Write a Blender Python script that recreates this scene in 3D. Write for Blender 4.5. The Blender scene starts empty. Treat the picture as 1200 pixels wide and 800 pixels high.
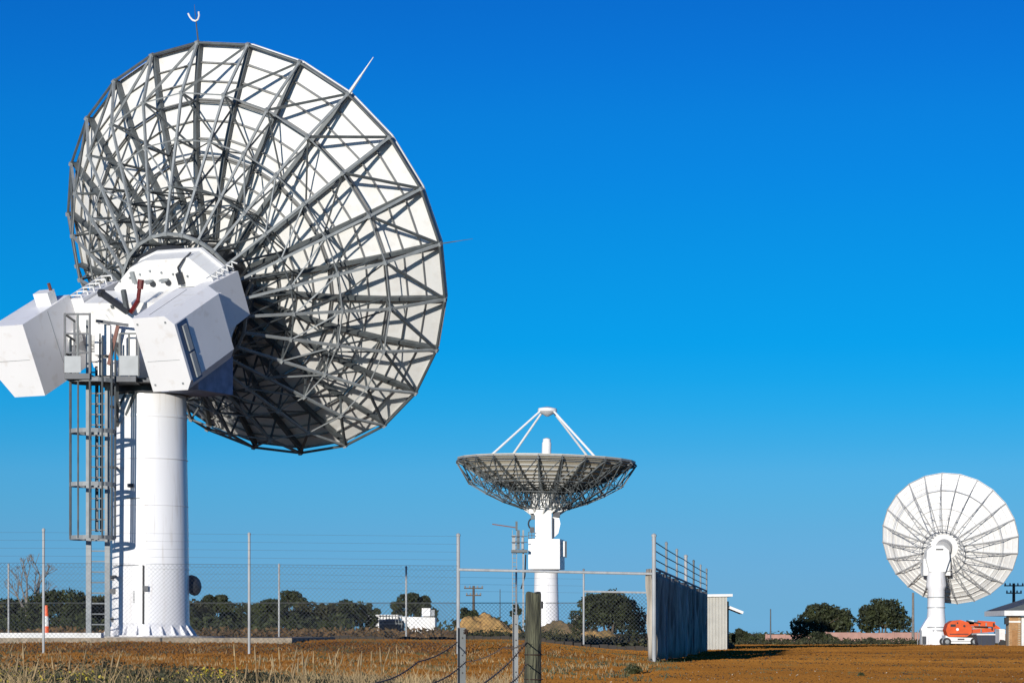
import bpy, math, random
import numpy as np
from mathutils import Matrix, Vector
R_ = math.radians
PI = math.pi
random.seed(7); rng = np.random.default_rng(7)
sc = bpy.context.scene
COL = sc.collection

# ------------------------------------------------------------------ camera, sky, sun, exposure
F = 2800.0            # focal length in photo pixels (photo 1200 wide)
HZ = 742.0            # photo row of the horizon
CH = 0.72             # camera height above the level of the gate post
cam = bpy.data.cameras.new('camera'); cam.sensor_width = 36; cam.lens = F*36/1200
cam.shift_y = (HZ-400)/1200; cam.clip_end = 20000; cam.clip_start = 0.5
co = bpy.data.objects.new('camera', cam); COL.objects.link(co)
co.location = (0, 0, CH); co.rotation_euler = (PI/2, 0, 0); sc.camera = co

SUN_AZ, SUN_EL = R_(17.5), R_(8)          # light travels toward +x,+y and down
w = bpy.data.worlds.new('World'); sc.world = w; w.use_nodes = True
nt = w.node_tree; nt.nodes.clear()
sky = nt.nodes.new('ShaderNodeTexSky'); sky.sky_type = 'NISHITA'; sky.sun_disc = False
sky.sun_elevation = SUN_EL; sky.sun_rotation = SUN_AZ+PI
sky.air_density = 1.0; sky.dust_density = 0.2; sky.ozone_density = 3.0
tc = nt.nodes.new('ShaderNodeTexCoord'); sx = nt.nodes.new('ShaderNodeSeparateXYZ')
ramp = nt.nodes.new('ShaderNodeValToRGB')
mix = nt.nodes.new('ShaderNodeMix'); mix.data_type = 'RGBA'; mix.blend_type = 'MULTIPLY'; mix.inputs[0].default_value = 1
bg = nt.nodes.new('ShaderNodeBackground'); bg.inputs[1].default_value = 0.15
out = nt.nodes.new('ShaderNodeOutputWorld')
nt.links.new(tc.outputs['Generated'], sx.inputs[0]); nt.links.new(sx.outputs[2], ramp.inputs[0])
nt.links.new(sky.outputs[0], mix.inputs[6]); nt.links.new(ramp.outputs[0], mix.inputs[7])
nt.links.new(mix.outputs[2], bg.inputs[0]); nt.links.new(bg.outputs[0], out.inputs[0])
# clear dry-air sky: the blue deepens with height more strongly than the model's own sky
SKY = [(0.0014, (0.244, 0.705, 2.09)), (0.0096, (0.226, 0.63, 1.782)), (0.0204, (0.221, 0.577, 1.538)), (0.0311, (0.21, 0.553, 1.378)), (0.0435, (0.196, 0.543, 1.224)), (0.0542, (0.177, 0.55, 1.15)), (0.0666, (0.157, 0.557, 1.11)), (0.079, (0.099, 0.548, 1.074)), (0.0932, (0.049, 0.547, 1.066)), (0.1055, (0.023, 0.542, 1.059)), (0.1195, (0.008, 0.533, 1.055)), (0.1421, (0.009, 0.519, 1.022)), (0.1662, (0.01, 0.5, 1.007)), (0.1884, (0.011, 0.474, 1.014)), (0.2102, (0.013, 0.456, 1.001)), (0.2334, (0.014, 0.411, 0.984)), (0.2552, (0.015, 0.379, 0.949)), (0.5, (0.015, 0.379, 0.949))]
SKY_TINT = SKY
el = ramp.color_ramp.elements
while len(el) < len(SKY_TINT): el.new(0.5)
for e, (p, c) in zip(el, SKY_TINT): e.position = p; e.color = (*c, 1)

sd = bpy.data.lights.new('sun', 'SUN'); sd.energy = 4.8; sd.angle = R_(0.5); sd.color = (1, 0.95, 0.87)
so = bpy.data.objects.new('sun', sd); COL.objects.link(so)
SD = Vector((math.sin(SUN_AZ)*math.cos(SUN_EL), math.cos(SUN_AZ)*math.cos(SUN_EL), -math.sin(SUN_EL)))
so.rotation_euler = SD.to_track_quat('-Z', 'Y').to_euler(); so.location = (-30, -40, 60)
sc.view_settings.view_transform = 'Standard'; sc.view_settings.look = 'None'
sc.view_settings.exposure = 0.0; sc.view_settings.gamma = 1.0

# ------------------------------------------------------------------ helpers
def mat(name, col, rough=0.6, metal=0.0, var=0.15, scale=3.0, col2=None, bump=0.0, bscale=None, stretch=(1, 1, 1), detail=4, spec=0.5):
    m = bpy.data.materials.new(name); m.use_nodes = True; t = m.node_tree; b = t.nodes['Principled BSDF']
    b.inputs['Roughness'].default_value = rough; b.inputs['Metallic'].default_value = metal
    b.inputs['Specular IOR Level'].default_value = spec
    tcn = t.nodes.new('ShaderNodeTexCoord'); mp = t.nodes.new('ShaderNodeMapping'); mp.inputs['Scale'].default_value = stretch
    n = t.nodes.new('ShaderNodeTexNoise'); n.inputs['Scale'].default_value = scale; n.inputs['Detail'].default_value = detail
    t.links.new(tcn.outputs['Object'], mp.inputs[0]); t.links.new(mp.outputs[0], n.inputs['Vector'])
    r = t.nodes.new('ShaderNodeValToRGB'); t.links.new(n.outputs[0], r.inputs[0])
    c2 = col2 or tuple(c*(1-var) for c in col)
    r.color_ramp.elements[0].position = .35; r.color_ramp.elements[0].color = (*c2, 1)
    r.color_ramp.elements[1].position = .65; r.color_ramp.elements[1].color = (*col, 1)
    t.links.new(r.outputs[0], b.inputs['Base Color'])
    if bump:
        n2 = t.nodes.new('ShaderNodeTexNoise'); n2.inputs['Scale'].default_value = bscale or scale*4
        t.links.new(mp.outputs[0], n2.inputs['Vector'])
        bp = t.nodes.new('ShaderNodeBump'); bp.inputs['Strength'].default_value = bump; bp.inputs['Distance'].default_value = .05
        t.links.new(n2.outputs[0], bp.inputs['Height']); t.links.new(bp.outputs[0], b.inputs['Normal'])
    return m

class MB:
    def __init__(s): s.v = []; s.f = []
    def add(s, vs, fs):
        o = len(s.v); s.v += [tuple(v) for v in vs]; s.f += [tuple(i+o for i in f) for f in fs]; return s
    def box(s, c, size, M=None):
        hx, hy, hz = size[0]/2, size[1]/2, size[2]/2; c = Vector(c)
        vs = [Vector((x*hx, y*hy, z*hz)) for x in (-1, 1) for y in (-1, 1) for z in (-1, 1)]
        if M is not None: vs = [M @ v for v in vs]
        return s.add([c+v for v in vs], [(0, 1, 3, 2), (4, 6, 7, 5), (0, 4, 5, 1), (2, 3, 7, 6), (0, 2, 6, 4), (1, 5, 7, 3)])
    def span(s, a, b):      # box between two corners
        return s.box([(a[i]+b[i])/2 for i in range(3)], [abs(b[i]-a[i]) for i in range(3)])
    def beam(s, p0, p1, wd, ht, up=(0, 0, 1)):
        p0, p1 = Vector(p0), Vector(p1); d = (p1-p0); L = d.length
        if L < 1e-6: return s
        d.normalize(); up = Vector(up); x = d.cross(up)
        if x.length < 1e-3: x = d.cross(Vector((1, 0, 0)))
        x.normalize(); y = x.cross(d)
        vs = [p+x*(a*wd/2)+y*(b*ht/2) for p in (p0, p1) for a, b in ((-1, -1), (1, -1), (1, 1), (-1, 1))]
        return s.add(vs, [(3, 2, 1, 0), (4, 5, 6, 7), (0, 1, 5, 4), (1, 2, 6, 5), (2, 3, 7, 6), (3, 0, 4, 7)])
    def tube(s, p0, p1, r, r1=None, n=6, cap=True):
        p0, p1 = Vector(p0), Vector(p1); r1 = r if r1 is None else r1; d = (p1-p0)
        if d.length < 1e-6: return s
        d.normalize(); a = Vector((0, 0, 1)) if abs(d.z) < .9 else Vector((1, 0, 0))
        x = d.cross(a).normalized(); y = d.cross(x)
        vs = [p+(x*math.cos(2*PI*i/n)+y*math.sin(2*PI*i/n))*q for p, q in ((p0, r), (p1, r1)) for i in range(n)]
        fs = [((i+1) % n, i, i+n, (i+1) % n+n) for i in range(n)]
        if cap: fs += [tuple(range(n)), tuple(range(2*n-1, n-1, -1))]
        return s.add(vs, fs)
    def path(s, pts, r, n=6):
        for a, b in zip(pts, pts[1:]): s.tube(a, b, r, n=n)
        return s
    def prism(s, poly, z0, z1, fn=lambda x, y, z: (x, y, z)):   # poly in local xy, extruded along z
        n = len(poly)
        vs = [fn(x, y, z0) for x, y in poly]+[fn(x, y, z1) for x, y in poly]
        fs = [(i, (i+1) % n, (i+1) % n+n, i+n) for i in range(n)]+[tuple(range(n-1, -1, -1)), tuple(range(n, 2*n))]
        return s.add(vs, fs)
    def lathe(s, prof, c=(0, 0, 0), n=32, cap=True):
        vs = [(c[0]+r*math.cos(2*PI*i/n), c[1]+r*math.sin(2*PI*i/n), c[2]+z) for r, z in prof for i in range(n)]
        fs = [(k*n+i, k*n+(i+1) % n, (k+1)*n+(i+1) % n, (k+1)*n+i) for k in range(len(prof)-1) for i in range(n)]
        if cap: fs += [tuple(range(n-1, -1, -1)), tuple(range((len(prof)-1)*n, len(prof)*n))]
        return s.add(vs, fs)
    def mesh(s, name, m, smooth=False):
        me = bpy.data.meshes.new(name); me.from_pydata(s.v, [], s.f); me.materials.append(m)
        import bmesh
        b = bmesh.new(); b.from_mesh(me); bmesh.ops.recalc_face_normals(b, faces=b.faces); b.to_mesh(me); b.free()
        if smooth:
            for p in me.polygons: p.use_smooth = True
            me.set_sharp_from_angle(angle=R_(35))
        return me
    def build(s, name, m, parent=None, smooth=False, M=None):
        return link(name, s.mesh(name, m, smooth), parent, M)

def link(name, me, parent=None, M=None):
    o = bpy.data.objects.new(name, me); COL.objects.link(o)
    if M is not None: o.matrix_local = M
    if parent is not None: o.parent = parent
    return o
def tag(o, label, cat, group=None):
    o['label'] = label; o['category'] = cat
    if group: o['group'] = group
    return o
def empty(name, loc, label, cat, group=None):
    o = bpy.data.objects.new(name, None); COL.objects.link(o); o.location = loc; o.empty_display_size = .3
    return tag(o, label, cat, group)
def at(px, py, D):          # world point seen at a photo pixel, D metres ahead
    return Vector(((px-600)/F*D, D, CH+(HZ-py)/F*D))
def copy_tree(o, parent=None):
    c = o.copy(); COL.objects.link(c)
    if parent is not None: c.parent = parent
    for ch in list(o.children): copy_tree(ch, c)
    return c
def raw(name, v, f, m, parent=None, smooth=False):
    me = bpy.data.meshes.new(name); v = np.asarray(v, np.float32); f = np.asarray(f, np.int32); k = f.shape[1]
    me.vertices.add(len(v)); me.vertices.foreach_set('co', v.ravel())
    me.loops.add(f.size); me.loops.foreach_set('vertex_index', f.ravel())
    me.polygons.add(len(f)); me.polygons.foreach_set('loop_start', np.arange(0, f.size, k, dtype=np.int32))
    if smooth: me.polygons.foreach_set('use_smooth', np.ones(len(f), bool))
    me.update(calc_edges=True); me.materials.append(m)
    return link(name, me, parent)

# ------------------------------------------------------------------ materials
WHITE = mat('white_paint', (.80, .79, .76), .38, var=.06, scale=1.2, bump=.03)
PANEL = mat('panel_white', (.80, .79, .76), .5, var=.09, scale=.9, spec=.3)
STIFF = mat('stiffener_aluminium', (.30, .30, .29), .5)
PANEL2 = mat('panel_cream', (.62, .56, .44), .5, var=.1, scale=.9)
PANEL3 = mat('panel_bright', (.84, .83, .81), .5, var=.05, scale=.9)
BOXW = mat('box_paint', (.78, .77, .77), .4, var=.05, scale=.8, bump=.02)
PEDM = mat('pedestal_paint', (.80, .79, .79), .27, var=.06, scale=.7, stretch=(2.5, 2.5, .35), bump=.02)
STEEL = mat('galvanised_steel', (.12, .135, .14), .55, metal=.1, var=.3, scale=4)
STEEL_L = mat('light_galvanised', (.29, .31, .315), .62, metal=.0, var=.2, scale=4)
STEEL_D = mat('dark_steel', (.045, .05, .06), .5, metal=.3, var=.3, scale=4)
POSTM = mat('fence_post_steel', (.40, .41, .41), .7, metal=.0, var=.25, scale=6, stretch=(1, 1, .3))
WIREM = mat('wire', (.16, .17, .17), .5, metal=.4)
BWIRE = mat('barbed_rust_wire', (.05, .03, .02), .7, var=.3)
BLACK = mat('black_rubber', (.02, .02, .022), .7)
DARKB = mat('shade_cloth', (.50, .44, .36), .9, var=.7, scale=1.8, stretch=(3, 3, .25), bump=.25, bscale=3)
RED = mat('red_jack_paint', (.15, .012, .012), .4, var=.4, scale=5)
RUST = mat('brown_strut', (.16, .05, .03), .6)
ORANGE = mat('orange_paint', (.70, .085, .003), .65, var=.25, scale=2)
ORANGE2 = mat('safety_orange', (.85, .12, .03), .5)
CONC = mat('concrete', (.44, .40, .34), .9, var=.25, scale=2, bump=.3)
CONCW = mat('white_concrete', (.74, .73, .70), .8, var=.12, scale=1.5, bump=.2)
GRAVEL = mat('gravel', (.40, .33, .24), .95, var=.4, scale=9, bump=.6)
WOOD = mat('weathered_wood', (.125, .125, .075), .9, col2=(.03, .03, .02), scale=6, stretch=(3, 3, .35), bump=.8, bscale=14)
BRICK = mat('ochre_brick', (.50, .25, .09), .85, var=.25, scale=3)
PINK = mat('pink_brick', (.42, .24, .19), .85, var=.2, scale=1.2)
SHEDM = mat('shed_sheet', (.55, .53, .47), .55, var=.12, scale=2)
ROOFD = mat('dark_roof', (.05, .065, .075), .6)
TRUNK = mat('bark', (.12, .09, .065), .9, var=.4, scale=5)
BARK_W = mat('pale_bark', (.22, .20, .18), .9, var=.4, scale=5)
LEAF = [mat('eucalypt_leaf', (.042, .052, .014), .75, col2=(.011, .016, .005), scale=1.1),
        mat('scrub_leaf', (.044, .056, .012), .75, col2=(.011, .017, .004), scale=1.0),
        mat('olive_leaf', (.060, .058, .018), .75, col2=(.016, .019, .007), scale=1.2)]
DRY = mat('dry_grass', (.38, .27, .13), .8, col2=(.17, .12, .06), scale=.8)
DRY2 = mat('brown_grass', (.225, .100, .026), 1.0, col2=(.125, .052, .014), scale=.5, spec=.05)
DARKW = mat('dark_weed', (.045, .046, .018), .8, col2=(.014, .016, .008), scale=2.5)
GREENW = mat('green_weed', (.075, .078, .026), .7, col2=(.028, .034, .012), scale=.8)
FLOWER = mat('yellow_flower', (.45, .36, .03), .6)
def weather(m, col=(.42, .34, .25), amt=.35, st=(5, 5, .35), lo=.56, hi=.72):   # thin run-down stains on old paint
    t_ = m.node_tree; b_ = t_.nodes['Principled BSDF']; src = b_.inputs['Base Color'].links[0].from_socket
    tc_ = t_.nodes.new('ShaderNodeTexCoord'); mp_ = t_.nodes.new('ShaderNodeMapping'); mp_.inputs['Scale'].default_value = st
    n_ = t_.nodes.new('ShaderNodeTexNoise'); n_.inputs['Scale'].default_value = 1.6; n_.inputs['Detail'].default_value = 6
    r_ = t_.nodes.new('ShaderNodeMapRange'); r_.inputs[1].default_value = lo; r_.inputs[2].default_value = hi; r_.inputs[4].default_value = amt
    x_ = t_.nodes.new('ShaderNodeMix'); x_.data_type = 'RGBA'; x_.inputs[7].default_value = (*col, 1)
    t_.links.new(tc_.outputs['Object'], mp_.inputs[0]); t_.links.new(mp_.outputs[0], n_.inputs['Vector']); t_.links.new(n_.outputs[0], r_.inputs[0])
    t_.links.new(r_.outputs[0], x_.inputs[0]); t_.links.new(src, x_.inputs[6]); t_.links.new(x_.outputs[2], b_.inputs['Base Color'])
weather(PEDM); weather(WHITE, amt=.3); weather(BOXW, amt=.25, st=(2, 2, 2)); weather(CONCW, amt=.4, st=(2, 2, 2))
def per_panel(m, lo=.88):      # each panel a slightly different tone
    t_ = m.node_tree; b_ = t_.nodes['Principled BSDF']; src = b_.inputs['Base Color'].links[0].from_socket
    o_ = t_.nodes.new('ShaderNodeObjectInfo'); r_ = t_.nodes.new('ShaderNodeMapRange'); r_.inputs[3].default_value = lo
    x_ = t_.nodes.new('ShaderNodeVectorMath'); x_.operation = 'SCALE'
    t_.links.new(o_.outputs['Random'], r_.inputs[0]); t_.links.new(src, x_.inputs[0]); t_.links.new(r_.outputs[0], x_.inputs['Scale']); t_.links.new(x_.outputs[0], b_.inputs['Base Color'])
for m_ in (PANEL, PANEL2, PANEL3): weather(m_, amt=.22, st=(1.5, 1.5, 1.5), lo=.5, hi=.75); per_panel(m_)
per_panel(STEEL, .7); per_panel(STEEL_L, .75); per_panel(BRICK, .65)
GLASS = mat('dark_glass', (.03, .04, .05), .15)
BLUEC = mat('grey_panel', (.30, .32, .33), .5)

# ------------------------------------------------------------------ terrain
def sm(a, b, x): t = np.clip((x-a)/(b-a), 0, 1); return t*t*(3-2*t)
def gz(x, y):
    x = np.asarray(x, float); y = np.asarray(y, float); q = x/np.maximum(y, 8)
    wl = 1-sm(-.01, .06, q)
    zl = np.interp(y, [28, 50, 61, 67, 78, 120, 200, 400], [0, .06, .20, .46, .48, .36, .1, -.2])
    zr = np.interp(y, [28, 60, 90, 130, 230, 400], [0, 0, .04, -.08, -.38, -.5])
    z = wl*zl+(1-wl)*zr
    z = z-.9*(1-sm(14, 30, y))
    z = z+.025*np.sin(x*.9+y*.31)*np.sin(y*.23+1.3)+.015*np.sin(x*2.3+1)*np.sin(y*.77)
    z = z+.4*sm(300, 900, y)*(1-wl)
    return z
def gzf(x, y): return float(gz(x, y))
ys = np.concatenate([np.linspace(-60, 12, 12), np.linspace(14, 130, 160), np.linspace(133, 300, 50), np.geomspace(320, 9000, 26)])
nx = 150; V = []
for y in ys:
    half = max(60, abs(y)*.9+60); t = np.linspace(-1, 1, nx); xs = np.sign(t)*np.abs(t)**2.0*half
    V.append(np.c_[xs, np.full(nx, y), gz(xs, y)])
V = np.concatenate(V); ii, jj = np.meshgrid(np.arange(len(ys)-1), np.arange(nx-1), indexing='ij'); a = (ii*nx+jj).ravel()
GM = bpy.data.materials.new('ground'); GM.use_nodes = True; t = GM.node_tree; b = t.nodes['Principled BSDF']
b.inputs['Roughness'].default_value = .95; b.inputs['Specular IOR Level'].default_value = .15
tcn = t.nodes.new('ShaderNodeTexCoord')
def noise(scale, st, detail=5):
    mp = t.nodes.new('ShaderNodeMapping'); mp.inputs['Scale'].default_value = st; n = t.nodes.new('ShaderNodeTexNoise')
    n.inputs['Scale'].default_value = scale; n.inputs['Detail'].default_value = detail; n.inputs['Roughness'].default_value = .65
    t.links.new(tcn.outputs['Object'], mp.inputs[0]); t.links.new(mp.outputs[0], n.inputs['Vector']); return n.outputs[0]
def rmp(src, stops):
    r = t.nodes.new('ShaderNodeValToRGB'); t.links.new(src, r.inputs[0]); e = r.color_ramp.elements
    while len(e) < len(stops): e.new(.5)
    for q, (p, c) in zip(e, stops): q.position = p; q.color = (*c, 1)
    return r.outputs[0]
def mx(a_, b_, f_, mode='MIX'):
    m = t.nodes.new('ShaderNodeMix'); m.data_type = 'RGBA'; m.blend_type = mode
    if isinstance(f_, float): m.inputs[0].default_value = f_
    else: t.links.new(f_, m.inputs[0])
    for s_, i in ((a_, 6), (b_, 7)):
        if isinstance(s_, tuple): m.inputs[i].default_value = (*s_, 1)
        else: t.links.new(s_, m.inputs[i])
    return m.outputs[2]
c1 = rmp(noise(.35, (1, .35, 1)), [(.3, (.24, .095, .012)), (.5, (.34, .14, .018)), (.7, (.40, .19, .035))])
c2 = rmp(noise(9, (1, .5, 1), 8), [(.3, (.55, .5, .45)), (.55, (1, 1, 1)), (.75, (1.25, 1.2, 1.1))])
c3 = mx(c1, c2, 1.0, 'MULTIPLY')
pm = rmp(noise(.12, (1, .5, 1), 3), [(.52, (0, 0, 0)), (.64, (1, 1, 1))])
c4 = mx(c3, (.20, .105, .024), pm)
t.links.new(c4, b.inputs['Base Color'])
bp = t.nodes.new('ShaderNodeBump'); bp.inputs['Strength'].default_value = .35; bp.inputs['Distance'].default_value = .08
t.links.new(noise(6, (1, 1, 1), 8), bp.inputs['Height']); t.links.new(bp.outputs[0], b.inputs['Normal'])
g = raw('ground', V, np.c_[a, a+1, a+nx+1, a+nx], GM, smooth=True); g['kind'] = 'structure'

# ------------------------------------------------------------------ dish antenna geometry (local: x right, y up, z toward the back of the dish)
NR = 24; RR = 6.95; VZ = 2.15
def zs(r): return -.30+(VZ+.30)*(1-(r/6.9)**2)      # reflector surface
def pol(r, a, z): return Vector((r*math.cos(a), r*math.sin(a), z))
A1 = -2*PI/NR                                       # clockwise step seen from behind
REAR = [(5.8, 1.5), (4.6, 2.4), (3.4, 3.3), (2.2, 4.2)]
front = [6.9, 5.3, 4.0, 2.7, 1.4]
def fz(r): return zs(r)+.17
def dish_meshes(stl, stl2, pan, full=True, k=1.0, slim=False, rear=None):
    m = {}
    rear = [(5.6, 1.15), (4.4, 1.9), (3.3, 2.7), (2.2, 3.4)] if slim else (rear or REAR)
    edges = [.55, 2.15, 3.75, 5.35, 6.9]
    for i in range(4):
        b_ = MB(); r0, r1 = edges[i]+.003, edges[i+1]-.003; h = A1/2*.9992; c = math.cos(A1/2)
        if True:
            def P(r, s, dz): return pol(r, A1/2+h*s, zs(r)+dz)
            rm = (r0+r1)/2
            top = [P(r0, -1, 0), P(rm, -1, 0), P(r1, -1, 0), P(r1, 1, 0), P(rm, 1, 0), P(r0, 1, 0)]
            bot = [P(r0, -1, -.04), P(rm, -1, -.04), P(r1, -1, -.04), P(r1, 1, -.04), P(rm, 1, -.04), P(r0, 1, -.04)]
            b_.add(top+bot, [(0, 1, 4, 5), (1, 2, 3, 4), (6, 11, 10, 7), (7, 10, 9, 8), (0, 6, 7, 1), (1, 7, 8, 2), (2, 8, 9, 3), (3, 9, 10, 4), (4, 10, 11, 5), (5, 11, 6, 0)])
            m['panel%d' % i] = b_.mesh('reflector_panel', pan)
            for q in range(4 if i else 3):
                r = r0+.03+(r1-r0-.06)*q/(3 if i else 2)
                m['stiff%d_%d' % (i, q)] = MB().beam(P(r, -.97, .05), P(r, .97, .05), .018, .11, (0, 0, 1)).mesh('stiffener', pan if slim else STIFF)
    # radial rib truss
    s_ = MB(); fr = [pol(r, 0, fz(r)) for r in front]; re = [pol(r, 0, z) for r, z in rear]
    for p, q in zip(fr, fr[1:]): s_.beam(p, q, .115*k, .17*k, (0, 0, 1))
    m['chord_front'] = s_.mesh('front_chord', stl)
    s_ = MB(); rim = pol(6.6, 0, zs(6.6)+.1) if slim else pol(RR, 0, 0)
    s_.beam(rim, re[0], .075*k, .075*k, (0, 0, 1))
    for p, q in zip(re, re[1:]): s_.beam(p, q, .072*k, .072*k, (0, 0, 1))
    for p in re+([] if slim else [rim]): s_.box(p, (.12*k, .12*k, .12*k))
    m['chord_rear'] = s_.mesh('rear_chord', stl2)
    wi = 0
    def webm(p, q, wd):
        nonlocal wi
        m['web%d' % wi] = MB().beam(p, q, wd*k, wd*k).mesh('web_member', stl); wi += 1
    for i in range(4):
        webm(fr[i+1], re[i], .055)
        if full or i < 2: webm(fr[i], re[i], .045) if i else webm(rim, fr[0], .09)
    webm(fr[4], re[3], .07)
    # members joining one rib to the next
    def mem(key, name, p, q, wd, mm):
        m[key] = MB().beam(p, q, wd*k, wd*k).mesh(name, mm)
    def rp(i, kk): r, z = rear[i]; return pol(r, A1*kk, z)
    def fp(i, kk): r = front[i]; return pol(r, A1*kk, fz(r))
    if slim:
        m['rim_tube'] = MB().tube(pol(6.87, 0, -.2), pol(6.87, A1, -.2), .045*k, n=8).mesh('rim_tube', stl)
        mem('m1', 'hoop_tie', rp(0, 0), rp(0, 1), .05, stl); mem('m4', 'hub_ring', rp(3, 0), rp(3, 1), .1, stl2)
        return m
    m['rim_tube'] = MB().tube(pol(RR, 0, 0), pol(RR, A1, 0), .045*k, n=8).mesh('rim_tube', stl)
    mem('m0', 'rim_brace', rp(0, 0), pol(RR, A1, -.02), .07, stl)
    mem('m1', 'hoop_tie', rp(0, 0), rp(0, 1), .036, stl2)
    mem('m2', 'hoop_tie', rp(1, 0), rp(1, 1), .036, stl2)
    mem('m3', 'hoop_tie', rp(2, 0), rp(2, 1), .04, stl)
    mem('m4', 'hub_ring', rp(3, 0), rp(3, 1), .085, stl2)
    if full:
        mem('m5', 'diagonal_brace', rp(0, 0), fp(2, 1), .042, stl)
        mem('m7', 'diagonal_brace', rp(1, 1), fp(2, 0), .04, stl)
        mem('m9', 'diagonal_brace', rp(2, 1), rp(1, 0), .04, stl2)
        mem('m10', 'diagonal_brace', rp(2, 0), fp(3, 1), .04, stl)
        mem('m11', 'diagonal_brace', rp(3, 0), fp(3, 1), .05, stl)
    return m
def frame(C, az, el_):      # dish frame: X=u, Y=v, Z=-n (toward the back)
    s, c, S, K = math.sin(az), math.cos(az), math.sin(el_), math.cos(el_)
    u = Vector((c, -s, 0)); v = Vector((-s*S, -c*S, K)); n = Vector((s*K, c*K, S))
    return Matrix(((u.x, v.x, -n.x, C[0]), (u.y, v.y, -n.y, C[1]), (u.z, v.z, -n.z, C[2]), (0, 0, 0, 1)))
def place_dish(parent, M, ms, ph):
    for k in range(NR):
        Mk = M @ Matrix.Rotation(ph+A1*k, 4, 'Z')
        for i in range(4):
            p = link('reflector_panel', ms['panel%d' % i], parent, Mk)
            for q in range(4):
                if 'stiff%d_%d' % (i, q) in ms: link('stiffener', ms['stiff%d_%d' % (i, q)], p)
        rb = link('rib_truss', ms['chord_front'], parent, Mk)
        link('rear_chord', ms['chord_rear'], rb)
        for key, me in ms.items():
            if key.startswith('web'): link('web_member', me, rb)
        link('rim_tube', ms['rim_tube'], parent, Mk)
        for key, me in ms.items():
            if key[0] == 'm': link(me.name.split('.')[0], me, parent, Mk)
def feed(parent, M, mw, L=4.1, R0=5.0, angs=(PI*.25, PI*.75, PI*1.25, PI*1.75), horn=0):
    # the pointing side: four legs, subreflector and feed horn (local z negative is the front)
    for a_ in angs:
        MB().tube(pol(R0, a_, zs(R0)-.04), pol(.6, a_, -L+.1), .095, .08, n=8).build('feed_leg', mw, parent, M=M)
    MB().lathe([(.15, -L-.25), (.72, -L-.1), (.75, -L+.12), (.55, -L+.25), (.1, -L+.5)], n=20).build('subreflector', mw, parent, True, M)
    MB().lathe([(.36, 1.9), (.36, -.9-horn), (.3, -1.0-horn), (.3, -1.2-horn), (.1, -1.3-horn)], n=16).build('feed_horn', mw, parent, True, M)

# ================================================================== near antenna
PX, PY = -10.98, 72.4; PZ = .64
ant1 = empty('dish_antenna', (PX, PY, PZ), 'largest near dish antenna seen from behind on a thick white tubular pedestal, grey lattice ribs', 'satellite dish')
T1 = Matrix.Translation((-PX, -PY, -PZ))
C1 = Vector((-8.445, 77.26, 12.21+CH))
M1 = T1 @ frame(C1, .4803, .4825)
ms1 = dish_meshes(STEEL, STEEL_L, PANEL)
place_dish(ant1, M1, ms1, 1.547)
feed(ant1, M1, WHITE)
# rods on the rim
for ang, L, r, nm in ((1.547, 1.1, .03, 'rim_rod'), (1.547+3*A1, 1.35, .055, 'rim_rod'), (1.547+6*A1, 1.0, .02, 'rim_rod')):
    MB().tube(pol(RR-.02, ang, -.05), pol(RR+L*.5, ang, -.2), r, r*.7).tube(pol(RR+L*.5, ang, -.2), pol(RR+L, ang, -.35), r*.55, r*.2).build(nm, WHITE if r > .03 else STEEL, ant1, M=M1)
rod = MB()
cc = pol(RR+.62, 1.547, -.2)
for s_ in (-1, 1):
    rod.path([cc, cc+Vector((s_*.1, .04, 0)), cc+Vector((s_*.17, .14, 0)), cc+Vector((s_*.2, .27, 0))], .028)
rod.build('cup_gauge', WHITE, ant1, M=M1)
# hub drum between lattice ring and housing
MB().lathe([(1.15, 1.9), (1.15, 4.3), (1.9, 4.35), (1.9, 4.6)], n=24).build('hub_drum', STEEL_D, ant1, M=M1)
# octagonal hub housing with chamfered rim
def octo(r, squash=1.0, tw=PI/8): return [(r*math.cos(tw+i*PI/4), r*squash*math.sin(tw+i*PI/4)) for i in range(8)]
hp = [(-1.5, 1.0), (-.7, 1.6), (-.1, 1.78), (1.5, 1.75), (2.12, 1.12), (2.15, 0), (1.6, -1.2), (.6, -1.6), (-.6, -1.6), (-1.55, -.8)]
h_ = MB().prism([(x*1.03, y*1.03) for x, y in hp], 4.62, 4.74).prism(hp, 4.74, 5.4)
hub = h_.build('hub_housing', WHITE, ant1, M=M1)
for x in (-.05, .52):
    MB().tube((x, 1.06, 5.36), (x+.05, 1.03, 5.47), .1, .09, n=12).build('housing_port', STEEL_D, hub)
    MB().box((x-.08, 1.14, 5.46), (.3, .05, .14)).build('port_hood', STEEL_L, hub)
MB().path([(1.08, 1.25, 5.46), (1.1, 1.5, 5.5), (1.35, 1.72, 5.46), (1.5, 1.84, 5.2)], .03).box((1.06, 1.15, 5.48), (.17, .36, .14)).build('cable', STEEL_D, hub)
MB().box((-.65, 1.3, 5.44), (.13, .35, .1)).build('hinge', STEEL_L, hub)
MB().box((1.35, .78, 5.41), (1.0, .13, .05)).build('vent_slot', BLACK, hub)
for x in (-1.2, -.8, -.4, 0, .4, .8, 1.3):
    MB().lathe([(.03, 5.4), (.03, 5.45)], c=(x, 1.45-.2*abs(x), 0), n=6).build('bolt', STEEL_L, hub)
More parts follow.
